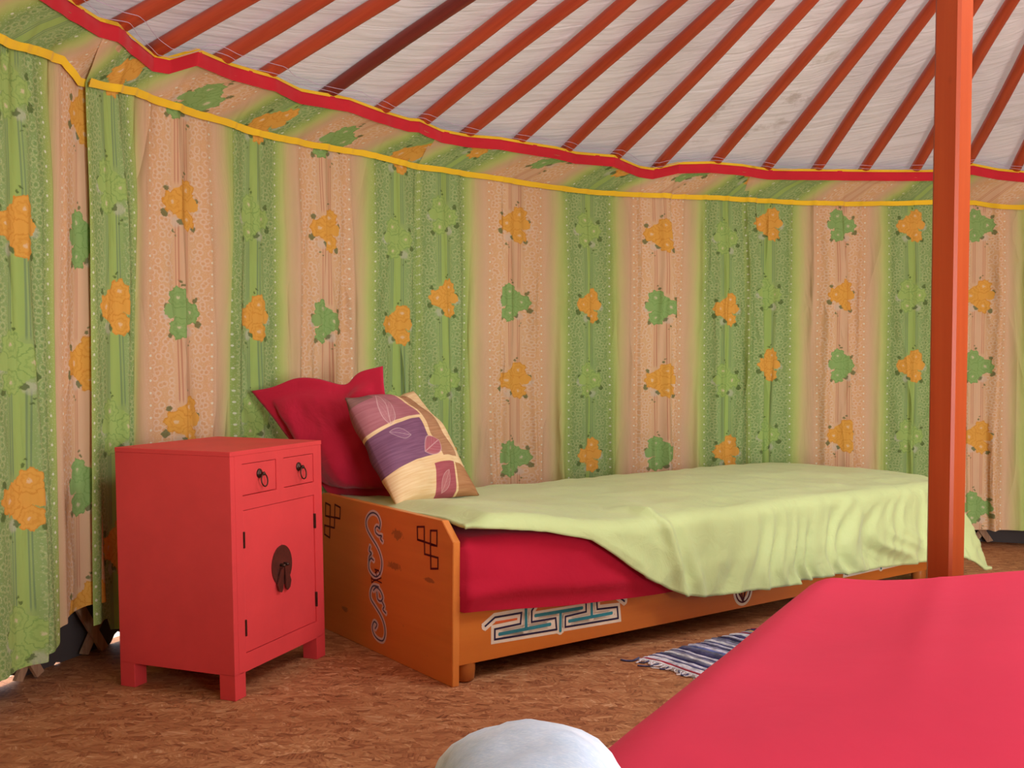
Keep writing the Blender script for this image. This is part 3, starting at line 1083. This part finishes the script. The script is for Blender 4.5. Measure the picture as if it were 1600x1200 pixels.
knot = [[(0.178, 0.399), (0.142, 0.404), (0.141, 0.364), (0.176, 0.364), (0.178, 0.399)], [(0.11, 0.398), (0.078, 0.402), (0.078, 0.361), (0.11, 0.36), (0.11, 0.398)],
        [(0.176, 0.364), (0.078, 0.361)], [(0.141, 0.364), (0.139, 0.33), (0.072, 0.33), (0.072, 0.301), (0.107, 0.295), (0.11, 0.36)]]
stroke('knot_ornament', knot, 0.0055, M['maroon'], head, hbf, 0.0008)
stroke('knot_ornament', [[(BW - w, z) for w, z in l] for l in knot], 0.0055, M['maroon'], head, hbf, 0.0008)

# rails and feet
RAILZ0, RAILZ1 = 0.051, 0.235
rail = box('side_rail', (TH, BL - 0.02, 0.006, 0.030, RAILZ0, RAILZ1), M['bedwood'], bed, 0.0015)
box('side_rail', (TH, BL - 0.02, BW - 0.03, BW - 0.006, RAILZ0, RAILZ1), M['bedwood'], bed, 0.0015)
box('foot_rail', (BL - 0.02, BL, 0.006, BW - 0.006, RAILZ0, RAILZ1), M['bedwood'], bed, 0.0015)
box('slat_base', (TH, BL - 0.02, 0.03, BW - 0.03, 0.17, 0.19), M['bedfoot'], bed)
for l, w in ((0.062, 0.034), (0.062, BW - 0.045), (BL - 0.07, 0.034), (BL - 0.07, BW - 0.045)):
    lathe('foot', [(0.020, 0.0), (0.026, 0.006), (0.0285, 0.03), (0.028, 0.06), (0.026, 0.085)], M['bedfoot'], bed, 20, (l, w, 0))

rlf = lambda l, z, h: Vector((l, 0.006 - h, z))
N = [[(0.108, 0.145), (0.14, 0.164), (0.23, 0.164), (0.227, 0.134), (0.14, 0.132), (0.14, 0.104), (0.356, 0.099), (0.352, 0.132), (0.266, 0.133), (0.266, 0.164), (0.283, 0.184)],
     [(0.617, 0.144), (0.584, 0.167), (0.506, 0.167)], [(0.465, 0.169), (0.466, 0.134), (0.388, 0.131), (0.388, 0.101), (0.592, 0.097), (0.588, 0.131), (0.509, 0.135), (0.506, 0.167)]]
T = [[(0.156, 0.116), (0.332, 0.117)], [(0.247, 0.116), (0.246, 0.171)], [(0.28, 0.149), (0.45, 0.147)], [(0.37, 0.147), (0.37, 0.093)], [(0.403, 0.116), (0.566, 0.116)], [(0.488, 0.116), (0.487, 0.161)]]
OR = [[(0.143, 0.150), (0.213, 0.149)]]


def mir(lines):
    return [[(BL - l, z) for l, z in ln] for ln in lines]


for fnm in (lambda x: x, mir):
    gd = stroke('meander_ground', fnm(N + T), 0.024, M['cream'], rail, rlf, 0.0006)
    stroke('meander_line', fnm(N), 0.0055, M['navy'], rail, rlf, 0.0014, False)
    stroke('meander_bar', fnm(T), 0.0095, M['teal'], rail, rlf, 0.0012)
    stroke('meander_dash', fnm(OR), 0.006, M['vermilion'], rail, rlf, 0.0012)
# medallion in the middle of the rail
mc = (1.15, 0.112)
oval = [(mc[0] + 0.036 * math.cos(2 * math.pi * k / 28), mc[1] + 0.042 * math.sin(2 * math.pi * k / 28)) for k in range(29)]
stroke('medallion_ground', [oval], 0.024, M['cream'], rail, rlf, 0.0006, False)
stroke('medallion_line', [oval, sp2([(1.150, 0.072), (1.135, 0.095), (1.120, 0.118)]), sp2([(1.150, 0.072), (1.158, 0.10), (1.172, 0.125)]),
                          sp2([(1.150, 0.072), (1.142, 0.11), (1.152, 0.128), (1.162, 0.11), (1.150, 0.072)])], 0.006, M['maroon'], rail, rlf, 0.0014, False)
tag(bed, 'orange painted wooden bed with scroll on the headboard and teal meander on the rail', 'bed')

# ------------------------------------------------------------------ mattress in a red sheet
def bed_space(o):
    o.location = BO
    o.rotation_euler = (0, 0, BA)
    return o


sheet_hem = [(0.0, 0.197), (0.10, 0.192), (0.25, 0.178), (0.40, 0.166), (0.743, 0.153), (1.0, 0.15), (2.4, 0.15)]
V = []
nl = 90
prof_n = 22
for i in range(nl + 1):
    f = i / nl
    l = 0.026 + (BL - 0.03 - 0.026) * f
    zb = interp(sheet_hem, l)
    sec = []
    zt = 0.372 + 0.008 * nz(l * 3) + 0.014 * sstep(0.55, 0.08, l)
    ry = 0.035
    # front drop, rounded shoulder, top, back shoulder and back drop
    for k in range(15):
        g = k / 14
        z = zb + (zt - ry - zb) * g
        sec.append((-0.014 - 0.010 * math.sin(math.pi * g) + 0.008 * nz(l * 4, g * 3, 2) - 0.010 * math.exp(-((g - 0.30 - 0.10 * nz(l * 2, 5)) / 0.13) ** 2), z))
    for k in range(1, 5):
        an = math.pi / 2 * k / 4
        sec.append((-0.014 + ry * (1 - math.cos(an)), zt - ry + ry * math.sin(an)))
    for k in range(1, 7):
        sec.append((ry + (BW - 2 * ry) * k / 6 - 0.01, zt + 0.006 * math.sin(math.pi * k / 7)))
    for k in range(1, 5):
        an = math.pi / 2 * k / 4
        sec.append((BW - ry + ry * math.sin(an), zt - ry + ry * math.cos(an)))
    sec.append((BW, 0.18))
    prof_n = len(sec)
    ends = 1.0 if 0 < i < nl else 0.0
    for w, z in sec:
        V.append((l, w, z if ends else min(z, zt - 0.02)))
F = grid_faces(nl + 1, prof_n)
F.append(tuple(range(prof_n)))
F.append(tuple(nl * prof_n + k for k in range(prof_n - 1, -1, -1)))
mt = mesh_obj('mattress', V, F, M['red_sheet'])
tag(bed_space(mt), 'mattress in a crimson red sheet on the orange bed', 'mattress')


# ------------------------------------------------------------------ draped blankets
def drape(name, mat, rect, prange, qfun, ztop, npn, nqn, rbend, flare, wrink, zmin, thick, corner=0.30):
    """cloth laid over the rectangle (0..Lx, 0..Wy); sheet coordinates p along x, q along y"""
    Lx, Wy = rect
    V = []
    for i in range(npn + 1):
        p = prange[0] + (prange[1] - prange[0]) * i / npn
        q0, q1 = qfun(p)
        for j in range(nqn + 1):
            g = j / nqn
            # denser near the front edge
            q = q0 + (q1 - q0) * g
            cxp, cyp = min(max(p, 0), Lx), min(max(q, 0), Wy)
            ox, oy = p - cxp, q - cyp
            d = math.hypot(ox, oy)
            z0 = ztop(cxp, cyp)
            if d < 1e-6:
                V.append(Vector((p, q, z0 + wrink(p, q, 0.0))))
                continue
            dx, dy = ox / d, oy / d
            qa = rbend * math.pi / 2
            if d < qa:
                an = d / rbend
                h, dr = rbend * math.sin(an), rbend * (1 - math.cos(an))
            else:
                e = d - qa
                fl = flare + corner * abs(2 * dx * dy)
                h, dr = rbend + e * fl, rbend + e * math.sqrt(max(0.05, 1 - fl * fl))
            w = wrink(p, q, dr)
            V.append(Vector((cxp + dx * (h + w), cyp + dy * (h + w), max(zmin + 0.01 * abs(dx * dy) * 2, z0 - dr))))
    o = mesh_obj(name, V, grid_faces(npn + 1, nqn + 1), mat)
    md = o.modifiers.new('thickness', 'SOLIDIFY')
    md.thickness = thick
    md.offset = 1.0
    return o


RB = 0.045
hem_g = [(0.0, 0.432), (0.084, 0.418), (0.279, 0.390), (0.40, 0.362), (0.443, 0.350), (0.542, 0.291), (0.646, 0.222), (0.754, 0.170), (0.80, 0.150), (0.895, 0.137),
         (1.169, 0.122), (1.401, 0.124), (1.692, 0.121), (1.926, 0.109), (2.174, 0.115), (2.30, 0.11), (2.8, 0.11)]


def gz(l, w):
    return (0.396 + 0.016 * math.sin(math.pi * min(1, max(0, w / 0.85))) + 0.008 * sstep(0.7, 2.0, l) + 0.006 * nz(l * 2.4, w * 3)
            + 0.014 * sstep(0.62, 0.05, l) + 0.042 * sstep(0.62, 0.05, l) * sstep(0.55, 0.10, w) - 0.024 * sstep(0.11, 0.03, l))


def gq(p):
    z = interp(hem_g, p)
    drop = max(0.004, gz(min(p, 2.3), 0.0) - z)
    # invert the drape profile
    if drop < RB:
        d = RB * math.acos(max(-1, 1 - drop / RB))
    else:
        d = RB * math.pi / 2 + (drop - RB)
    d += 0.006 * nz(p * 5, 7)
    return (0.83, -d)


def gw(p, q, dr):
    w = 0.006 * nz(p * 6, q * 6, 1) + 0.003 * nz(p * 16, q * 13, 4)
    # turned-back corner that makes a ridge
    ridge = 0.72 + 0.28 * max(0.0, -q)
    if dr > 0:
        k = min(1.0, dr / 0.16)
        a = nz(p * 7.5 + 0.8 * q, 3.0, q * 0.8)
        b = 1.0 - 2.2 * abs(nz(p * 9 + 3.0 * nz(p * 1.5, q * 4), 9.0, q * 1.6))
        c_ = 1.0 - 2.2 * abs(nz(p * 15 - 2.5 * q, 4.0, q * 2.5 + p))
        w += (0.022 * a + 0.022 * max(-0.3, b) + 0.008 * max(-0.3, c_)) * k * (0.5 + 0.5 * sstep(0.75, 1.0, p))
        w += 0.026 * math.exp(-((p - ridge) / 0.020) ** 2)
        w += 0.016 * math.exp(-((p - ridge - 0.075) / 0.022) ** 2) * k
        w += 0.010 * math.exp(-((p - 2.12 - 0.05 * q) / 0.012) ** 2) * k
        w = max(w, -0.028)
    else:
        w += 0.024 * math.exp(-((p - 0.715) / 0.026) ** 2) * sstep(0.16, 0.0, q)
        w += 0.008 * nz(p * 4 + q * 6, q * 2, 8) * sstep(0.5, 0.0, abs(q - 0.25))
        if p > 0.6:
            w += 0.006 * math.exp(-((q - 0.10 - 0.05 * nz(p * 2, 6)) / 0.03) ** 2) * (0.5 + nz(p * 11, 2))
    return w


gb = drape('blanket', M['green_blanket'], (2.30, 0.83), (0.028, 2.62), gq, gz, 300, 130, RB, 0.03, gw, 0.055, 0.010, 0.36)
tag(bed_space(gb), 'pale lime green blanket draped over the bed, front corner folded back', 'blanket')

# ------------------------------------------------------------------ pillows
def P3(l, w, z):
    c, s = math.cos(BA), math.sin(BA)
    return Vector((BO.x + l * c - w * s, BO.y + l * s + w * c, z))


def pillow(name, corners, thick, mat, flange=0.0, pinch=0.05, seed=0, n=34, sag=0.0, dip=0.0):
    """corners: BL, BR, TR, TL; two bulging faces closed at the seam"""
    BLc, BRc, TRc, TLc = corners
    nrm = (BRc - BLc).cross(TLc - BLc).normalized()
    cen = (BLc + BRc + TRc + TLc) / 4

    def at(u, v, side):
        e = 1.0 - pinch * (1 - (2 * v - 1) ** 2) * 1.0
        uu = 0.5 + (u - 0.5) * (1.0 - pinch * (1 - (2 * v - 1) ** 2))
        vv = 0.5 + (v - 0.5) * (1.0 - pinch * (1 - (2 * u - 1) ** 2))
        p = BLc * (1 - uu) * (1 - vv) + BRc * uu * (1 - vv) + TRc * uu * vv + TLc * (1 - uu) * vv
        fu = max(0, min(1, (u - flange) / (1 - 2 * flange)))
        fv = max(0, min(1, (v - flange) / (1 - 2 * flange)))
        b = (max(0, 1 - abs(2 * fu - 1) ** 2.4) * max(0, 1 - abs(2 * fv - 1) ** 2.4)) ** 0.55
        p = p + (TLc - BLc).normalized() * (-dip * math.exp(-((u - 0.66) / 0.10) ** 2) + dip * 0.6 * math.exp(-((u - 0.36) / 0.16) ** 2)) * v ** 3
        w = (0.010 + dip * 0.35) * nz(u * 4 + seed, v * 4, side) * min(1, b * 3) + 0.004 * nz(u * 11, v * 9, seed + side) * min(1, b * 3)
        lower = 1 + sag * (0.5 - v)
        return p + nrm * side * (thick * b * lower + 0.003) + nrm * (w * side + (0.012 * nz(u * 3, v * 3, seed + 9) if flange else 0.004 * nz(u * 3, v * 3, seed)))
    V, U, F = [], [], []
    for side in (1, -1):
        for i in range(n + 1):
            for j in range(n + 1):
                V.append(at(i / n, j / n, side) - cen)
                U.append((i / n, j / n))
    F = grid_faces(n + 1, n + 1)
    k = (n + 1) ** 2
    F += [tuple(x + k for x in f[::-1]) for f in grid_faces(n + 1, n + 1)]
    rim = [i * (n + 1) for i in range(n)] + [n * (n + 1) + j for j in range(n)] + [i * (n + 1) + n for i in range(n, 0, -1)] + [j for j in range(n, 0, -1)]
    for a, b in zip(rim, rim[1:] + rim[:1]):
        F.append((a, a + k, b + k, b))
    o = mesh_obj(name, V, F, mat, uvs=U)
    o.location = cen
    return o


rp = [P3(0.088, 0.876, 0.404), P3(0.216, 0.599, 0.404), P3(0.209, 0.741, 0.838), P3(-0.132, 1.009, 0.752)]
o = pillow('pillow', rp, 0.072, M['red_pillow'], 0.09, 0.03, 3, 44, 0.5, 0.035)
tag(o, 'large crimson red pillow leaning behind the patchwork cushion', 'pillow')
cp = [P3(0.074, 0.407, 0.416), P3(0.451, 0.528, 0.416), P3(0.363, 0.802, 0.751), P3(0.006, 0.614, 0.739)]
o = pillow('cushion', cp, 0.078, M['cushion'], 0.0, 0.05, 8, 40, 0.0, 0.018)
tag(o, 'patchwork cushion in purple, mauve, brown and cream with leaf print', 'cushion')

# ------------------------------------------------------------------ red cabinet
CW, CD, CH = 0.438, 0.354, 0.624
cab = empty('cabinet', (-0.684, 2.541, 0), 1.223)
cm = M['cabinet']
ca_, sa_ = math.cos(1.223), math.sin(1.223)
LEAN = -0.026
cab_parts = []


def cpart(name, boxes, mat, parent=None, bev=0.0012):
    bm = bmesh.new()
    for b_ in boxes:
        add_box(bm, *b_, bev)
    return bm_obj(name, bm, mat, parent or cab)


LG = 0.046
ZB = 0.062
for x, y in ((0, 0), (CW - LG, 0), (0, CD - LG), (CW - LG, CD - LG)):
    cpart('leg', [(x, x + LG, y, y + LG, 0, ZB + 0.004)], cm)
cpart('side_panel', [(0, 0.018, 0.0, CD, ZB, CH - 0.012)], cm)
cpart('side_panel', [(CW - 0.018, CW, 0.0, CD, ZB, CH - 0.012)], cm)
cpart('back_panel', [(0.018, CW - 0.018, CD - 0.010, CD, ZB, CH - 0.012)], cm)
cpart('bottom_panel', [(0.018, CW - 0.018, 0.02, CD - 0.010, ZB + 0.004, ZB + 0.018)], cm)
cpart('top_panel', [(-0.001, CW + 0.001, -0.001, CD, CH - 0.012, CH)], cm)
cpart('gap_shade_sheet', [(0.018, CW - 0.018, 0.022, 0.028, ZB + 0.02, CH - 0.014)], M['gap'])  # dark sheet behind the fronts; its colour stands in for shade in the gaps
st = 0.050
d1a, d1b, d2a, d2b = st, 0.205, 0.240, CW - 0.043
zd0, zd1 = 0.508, 0.590
zo0, zo1 = 0.108, 0.472
cpart('face_frame', [(0.018, st, 0.0, 0.022, ZB, CH - 0.012), (CW - 0.043, CW - 0.018, 0.0, 0.022, ZB, CH - 0.012),
                     (st, CW - 0.043, 0.0, 0.022, zd1, CH - 0.012), (st, CW - 0.043, 0.0, 0.022, zo1, zd0),
                     (d1b, d2a, 0.0, 0.022, zd0, zd1), (st, CW - 0.043, 0.0, 0.022, ZB, zo0)], cm, None, 0.0)
g = 0.0016
for a, b_ in ((d1a, d1b), (d2a, d2b)):
    dr = cpart('drawer', [(a + g, b_ - g, 0.0015, 0.0215, zd0 + g, zd1 - g)], cm)
    mx, mz = (a + b_) / 2, (zd0 + zd1) / 2 + 0.010
    lathe('pull_rosette', [(0.0125, 0), (0.0125, 0.002), (0.009, 0.005), (0.004, 0.006), (0.004, 0.012), (0.0055, 0.015), (0.003, 0.018)],
          M['iron'], dr, 18, (mx, 0.0015, mz), 'Y')
    ring = [(mx + 0.014 * math.sin(2 * math.pi * k / 24) , -0.0125 - 0.004 * (1 - math.cos(2 * math.pi * k / 24)) / 2, mz - 0.014 + 0.016 * math.cos(2 * math.pi * k / 24) - 0.003) for k in range(24)]
    tube('pull_ring', ring, 0.0019, M['iron'], dr, 7, True)
mid = (d1a + d2b) / 2
zc = 0.5 * (zo0 + zo1) + 0.012
for s, a, b_ in ((-1, d1a, mid), (1, mid, d2b)):
    dy = 0.0010 if s < 0 else 0.0030
    dr = cpart('door', [(a + g, b_ - g * 0.6, dy, 0.0215, zo0 + g, zo1 - g)], cm)
    hx = a if s < 0 else b_
    for zz in (zo1 - 0.075, zo0 + 0.065):
        bm = bmesh.new()
        add_box(bm, hx - 0.0025, hx + 0.0025, -0.0035, 0.004, zz - 0.021, zz + 0.021, 0.001)
        bm_obj('hinge', bm, M['iron'], dr)
    # half of the round lock plate
    bm = bmesh.new()
    ring_ = [bm.verts.new((mid + s * (0.0008 + 0.049 * math.cos(t_)), dy - 0.0032, zc + 0.054 * math.sin(t_))) for t_ in [math.pi * (k / 16 - 0.5) for k in range(17)]]
    f = bm.faces.new(ring_ if s > 0 else ring_[::-1])
    ex = bmesh.ops.extrude_face_region(bm, geom=[f])
    for v in ex['geom']:
        if isinstance(v, bmesh.types.BMVert):
            v.co.y += 0.003
    bm_obj('lock_plate', bm, M['latch'], dr)
    # hanging fish-tail pull and its staple
    bm = bmesh.new()
    sh = [(0.004, 0.004), (0.014, 0.0), (0.024, -0.016), (0.034, -0.038), (0.028, -0.056), (0.016, -0.062), (0.009, -0.054), (0.007, -0.024)]
    vv = [bm.verts.new((mid + s * x, dy - 0.010, zc - 0.008 + z)) for x, z in sh]
    f = bm.faces.new(vv)
    ex = bmesh.ops.extrude_face_region(bm, geom=[f])
    for v in ex['geom']:
        if isinstance(v, bmesh.types.BMVert):
            v.co.y += 0.004
    bm_obj('fishtail_pull', bm, M['latch'], dr)
    lathe('lock_boss', [(0.0045, 0), (0.0045, 0.012), (0.003, 0.016)], M['iron'], dr, 10, (mid + s * 0.010, dy - 0.002, zc + 0.002), 'Y')
# slightly racked carcass (leans towards its left side)
for ch_ in list(cab.children) + [g2 for c2 in cab.children for g2 in c2.children]:
    me = ch_.data
    if me.get('racked'):
        continue
    for v in me.vertices:
        dxw = LEAN * v.co.z
        v.co.x += dxw * ca_
        v.co.y += -dxw * sa_
    me['racked'] = True
tag(cab, 'red painted cabinet with two drawers, two doors and a dark round lock', 'cabinet')

# ------------------------------------------------------------------ rag rug
rug = empty('rag_rug', (0.362, 2.931, 0.0), 0.69)
RL, RWd = 1.25, 0.56
rug_cols = [rgb(52, 50, 88), rgb(84, 84, 118), rgb(140, 138, 160), rgb(202, 200, 212), rgb(226, 224, 230), rgb(108, 110, 130), rgb(38, 34, 52), rgb(150, 44, 58), rgb(190, 164, 96), rgb(96, 110, 168)]
rug_m = [mat_cloth('rag_strip_%d' % i, c, 0.95, 0.45, 400, 0.1, 0.3, 0, 60, 34) for i, c in enumerate(rug_cols)]
seqw = [4, 7, 3, 4, 1, 3, 0, 5, 4, 2, 1, 3, 0, 1, 5, 9, 3, 2, 0, 5, 3, 1, 4, 2, 5, 0, 6, 2, 3, 0, 1, 4, 3, 7, 2, 8, 6, 0, 6, 7, 3, 9, 1, 4, 2, 0, 3, 5, 1, 6, 4, 2]
x = 0.0
k = 0
seqw = seqw + seqw[5:] + seqw[::-1]
while x < RL and k < len(seqw):
    wdt = random.uniform(0.009, 0.019)
    n = 26
    V = []
    y0, y1 = random.uniform(-0.006, 0.006), -RWd + random.uniform(-0.008, 0.008)
    for i in range(n + 1):
        f = i / n
        y = y0 + (y1 - y0) * f
        endp = min(1.0, min(f, 1 - f) * 14 + 0.35)
        wob = 0.006 * nz(f * 4, k * 0.15) + 0.002 * nz(f * 30, k)
        hh = (0.009 + 0.003 * nz(f * 22, k * 3.1)) * endp + 0.006 * max(0, nz(f * 2.2 + 3, k * 0.10))
        for fx, fz in ((0.0, 0.001), (0.18, 0.75), (0.5, 1.0), (0.82, 0.75), (1.0, 0.001)):
            V.append((x + wdt * fx * 1.03 + wob, y, 0.0015 + hh * fz))
    F = grid_faces(n + 1, 5)
    mesh_obj('weft_strip', V, F, rug_m[seqw[k]], rug)
    x += wdt
    k += 1
for i in range(44):
    y = -0.01 - i * (RWd - 0.02) / 43
    pts = [(0.004, y, 0.008)]
    an = math.pi + random.uniform(-0.5, 0.5)
    px_, py_ = 0.0, y
    ln = random.uniform(0.02, 0.06)
    curl = random.uniform(-2.2, 2.2)
    for q in range(1, 9):
        an += curl * 0.22
        px_ += math.cos(an) * ln / 8
        py_ += math.sin(an) * ln / 8
        pts.append((px_, py_, 0.008 - 0.005 * min(1, q / 3)))
    tube('fringe', pts, random.choice((0.0018, 0.0022, 0.0028)), M['white_yarn'] if i % 3 else rug_m[1], rug, 6)
tag(rug, 'striped blue, grey and white rag rug with fringed end beside the bed', 'rug')

# ------------------------------------------------------------------ near bed under a red blanket
NA = math.atan2(0.874, 0.485)
NC = Vector((0.655, 2.03, 0))
nb_dir = Vector((0.485, 0.874, 0)).normalized()
NL, NW = 2.18, 0.90
HL = NC - nb_dir * NL                      # head-left corner
nbed = empty('bed', HL, NA)
# local x runs to the foot end, local y to the left, so the bed covers y -NW..0
box('side_rail', (0.0, NL, -0.035, -0.010, 0.06, 0.22), M['bedwood'], nbed, 0.002)
box('side_rail', (0.0, NL, -NW + 0.01, -NW + 0.035, 0.06, 0.22), M['bedwood'], nbed, 0.002)
box('foot_rail', (NL - 0.025, NL, -NW + 0.035, -0.035, 0.06, 0.22), M['bedwood'], nbed, 0.002)
box('headboard', (-0.022, 0.0, -NW, 0.0, 0.0, 0.44), M['bedwood'], nbed, 0.002)
for l, w in ((0.07, -0.06), (0.07, -NW + 0.06), (NL - 0.07, -0.06), (NL - 0.07, -NW + 0.06)):
    lathe('foot', [(0.020, 0.0), (0.026, 0.006), (0.0285, 0.03), (0.028, 0.06), (0.026, 0.08)], M['bedfoot'], nbed, 20, (l, w, 0))
tag(nbed, 'low orange bed hidden under the red blanket in the foreground', 'bed')
bm = bmesh.new()
add_box(bm, 0.01, NL - 0.02, -NW + 0.02, -0.02, 0.19, 0.385, 0.03)
nm = bm_obj('mattress', bm, M['red_sheet'])
nm.location, nm.rotation_euler = HL, (0, 0, NA)
tag(nm, 'mattress hidden under the red blanket in the foreground', 'mattress')


def rz(p, q):
    e = min(1.0, max(0.0, q) / 0.45)
    return 0.425 + 0.056 * sstep(0, 1, e) * sstep(1.0, 1.9, p) + 0.008 * sstep(0, 1, e) + 0.006 * nz(p * 1.6, q * 2.0)


def rw(p, q, dr):
    w = 0.004 * nz(p * 3, q * 3, 2)
    if dr > 0:
        w += (0.010 * nz(p * 5, 2.0, q) + 0.005 * nz(p * 12, 5.0, q)) * min(1, dr / 0.15)
        w = max(-0.01, w)
    else:
        # soft crease running along the bed
        w += 0.004 * math.exp(-((q - 0.20 - 0.06 * (2.0 - p)) / 0.025) ** 2) * sstep(1.2, 1.9, p)
    return w


rb = drape('blanket', M['red_blanket'], (NL, NW), (0.0, NL + 0.30), lambda p: (NW + 0.30, -0.32), rz, 110, 90, 0.095, 0.02, rw, 0.075, 0.012)
# sheet built with y to the right of the bed's left edge: mirror into the bed frame
for v in rb.data.vertices:
    v.co.y = -v.co.y
rb.data.flip_normals()
rb.location, rb.rotation_euler = HL, (0, 0, NA)
tag(rb, 'smooth bright red blanket over the bed in the near right corner', 'blanket')

# ------------------------------------------------------------------ person: the photographer's jeans
def skin_body(name, verts, edges, radii, mat, root=0, sub=2):
    me = bpy.data.meshes.new(name)
    me.from_pydata(verts, edges, [])
    o = bpy.data.objects.new(name, me)
    C.objects.link(o)
    sk = o.modifiers.new('skin', 'SKIN')
    sk.use_smooth_shade = True
    for i, r in enumerate(radii):
        me.skin_vertices[0].data[i].radius = (r, r) if not isinstance(r, tuple) else r
        me.skin_vertices[0].data[i].use_root = (i == root)
    sb = o.modifiers.new('sub', 'SUBSURF')
    sb.levels = sub
    sb.render_levels = sub
    me.materials.append(mat)
    return o


cl = bpy.data.textures.new('cloth_folds', 'CLOUDS')
cl.noise_scale = 0.075
cl.noise_depth = 1
jv = [(-0.06, 0.20, 0.520), (0.03, 0.26, 0.52), (0.022, 0.42, 0.535), (0.012, 0.58, 0.535), (0.020, 0.70, 0.536), (0.013, 0.765, 0.521), (-0.036, 0.805, 0.45),
      (-0.085, 0.835, 0.30), (-0.135, 0.865, 0.17), (-0.150, 0.875, 0.10),
      (-0.17, 0.25, 0.52), (-0.24, 0.36, 0.53), (-0.31, 0.46, 0.53), (-0.365, 0.53, 0.515), (-0.395, 0.57, 0.45), (-0.43, 0.60, 0.30), (-0.455, 0.62, 0.17), (-0.465, 0.63, 0.10)]
je = [(0, 1), (1, 2), (2, 3), (3, 4), (4, 5), (5, 6), (6, 7), (7, 8), (8, 9), (0, 10), (10, 11), (11, 12), (12, 13), (13, 14), (14, 15), (15, 16), (16, 17)]
jr = [0.12, 0.098, 0.088, 0.082, 0.077, 0.074, 0.070, 0.062, 0.052, 0.050, 0.098, 0.086, 0.074, 0.068, 0.066, 0.062, 0.052, 0.050]
person = empty('person', (-0.1, 0.4, 0))
body = skin_body('jeans', [Vector(v) - Vector((-0.1, 0.4, 0)) for v in jv], je, jr, M['denim'], 0, 3)
body.parent = person
md = body.modifiers.new('folds', 'DISPLACE')
md.texture = cl
md.strength = 0.022
md.mid_level = 0.5
for ax_, ay_, hd in ((-0.150, 0.875, 2.35), (-0.465, 0.63, 2.30)):
    ax_ += 0.1
    ay_ -= 0.4
    dx, dy = math.cos(hd), math.sin(hd)
    fv = [(ax_ + dx * t_, ay_ + dy * t_, z) for t_, z in ((-0.01, 0.14), (-0.005, 0.075), (-0.03, 0.034), (0.05, 0.048), (0.11, 0.034), (0.165, 0.024))]
    ft = skin_body('foot', fv, [(0, 1), (1, 2), (1, 3), (3, 4), (4, 5)], [0.034, 0.034, 0.032, (0.034, 0.036), (0.040, 0.030), (0.034, 0.021)], M['skin'], 1)
    ft.parent = person
tag(person, 'person in pale blue jeans sitting on the near bed, knee showing at bottom', 'person')
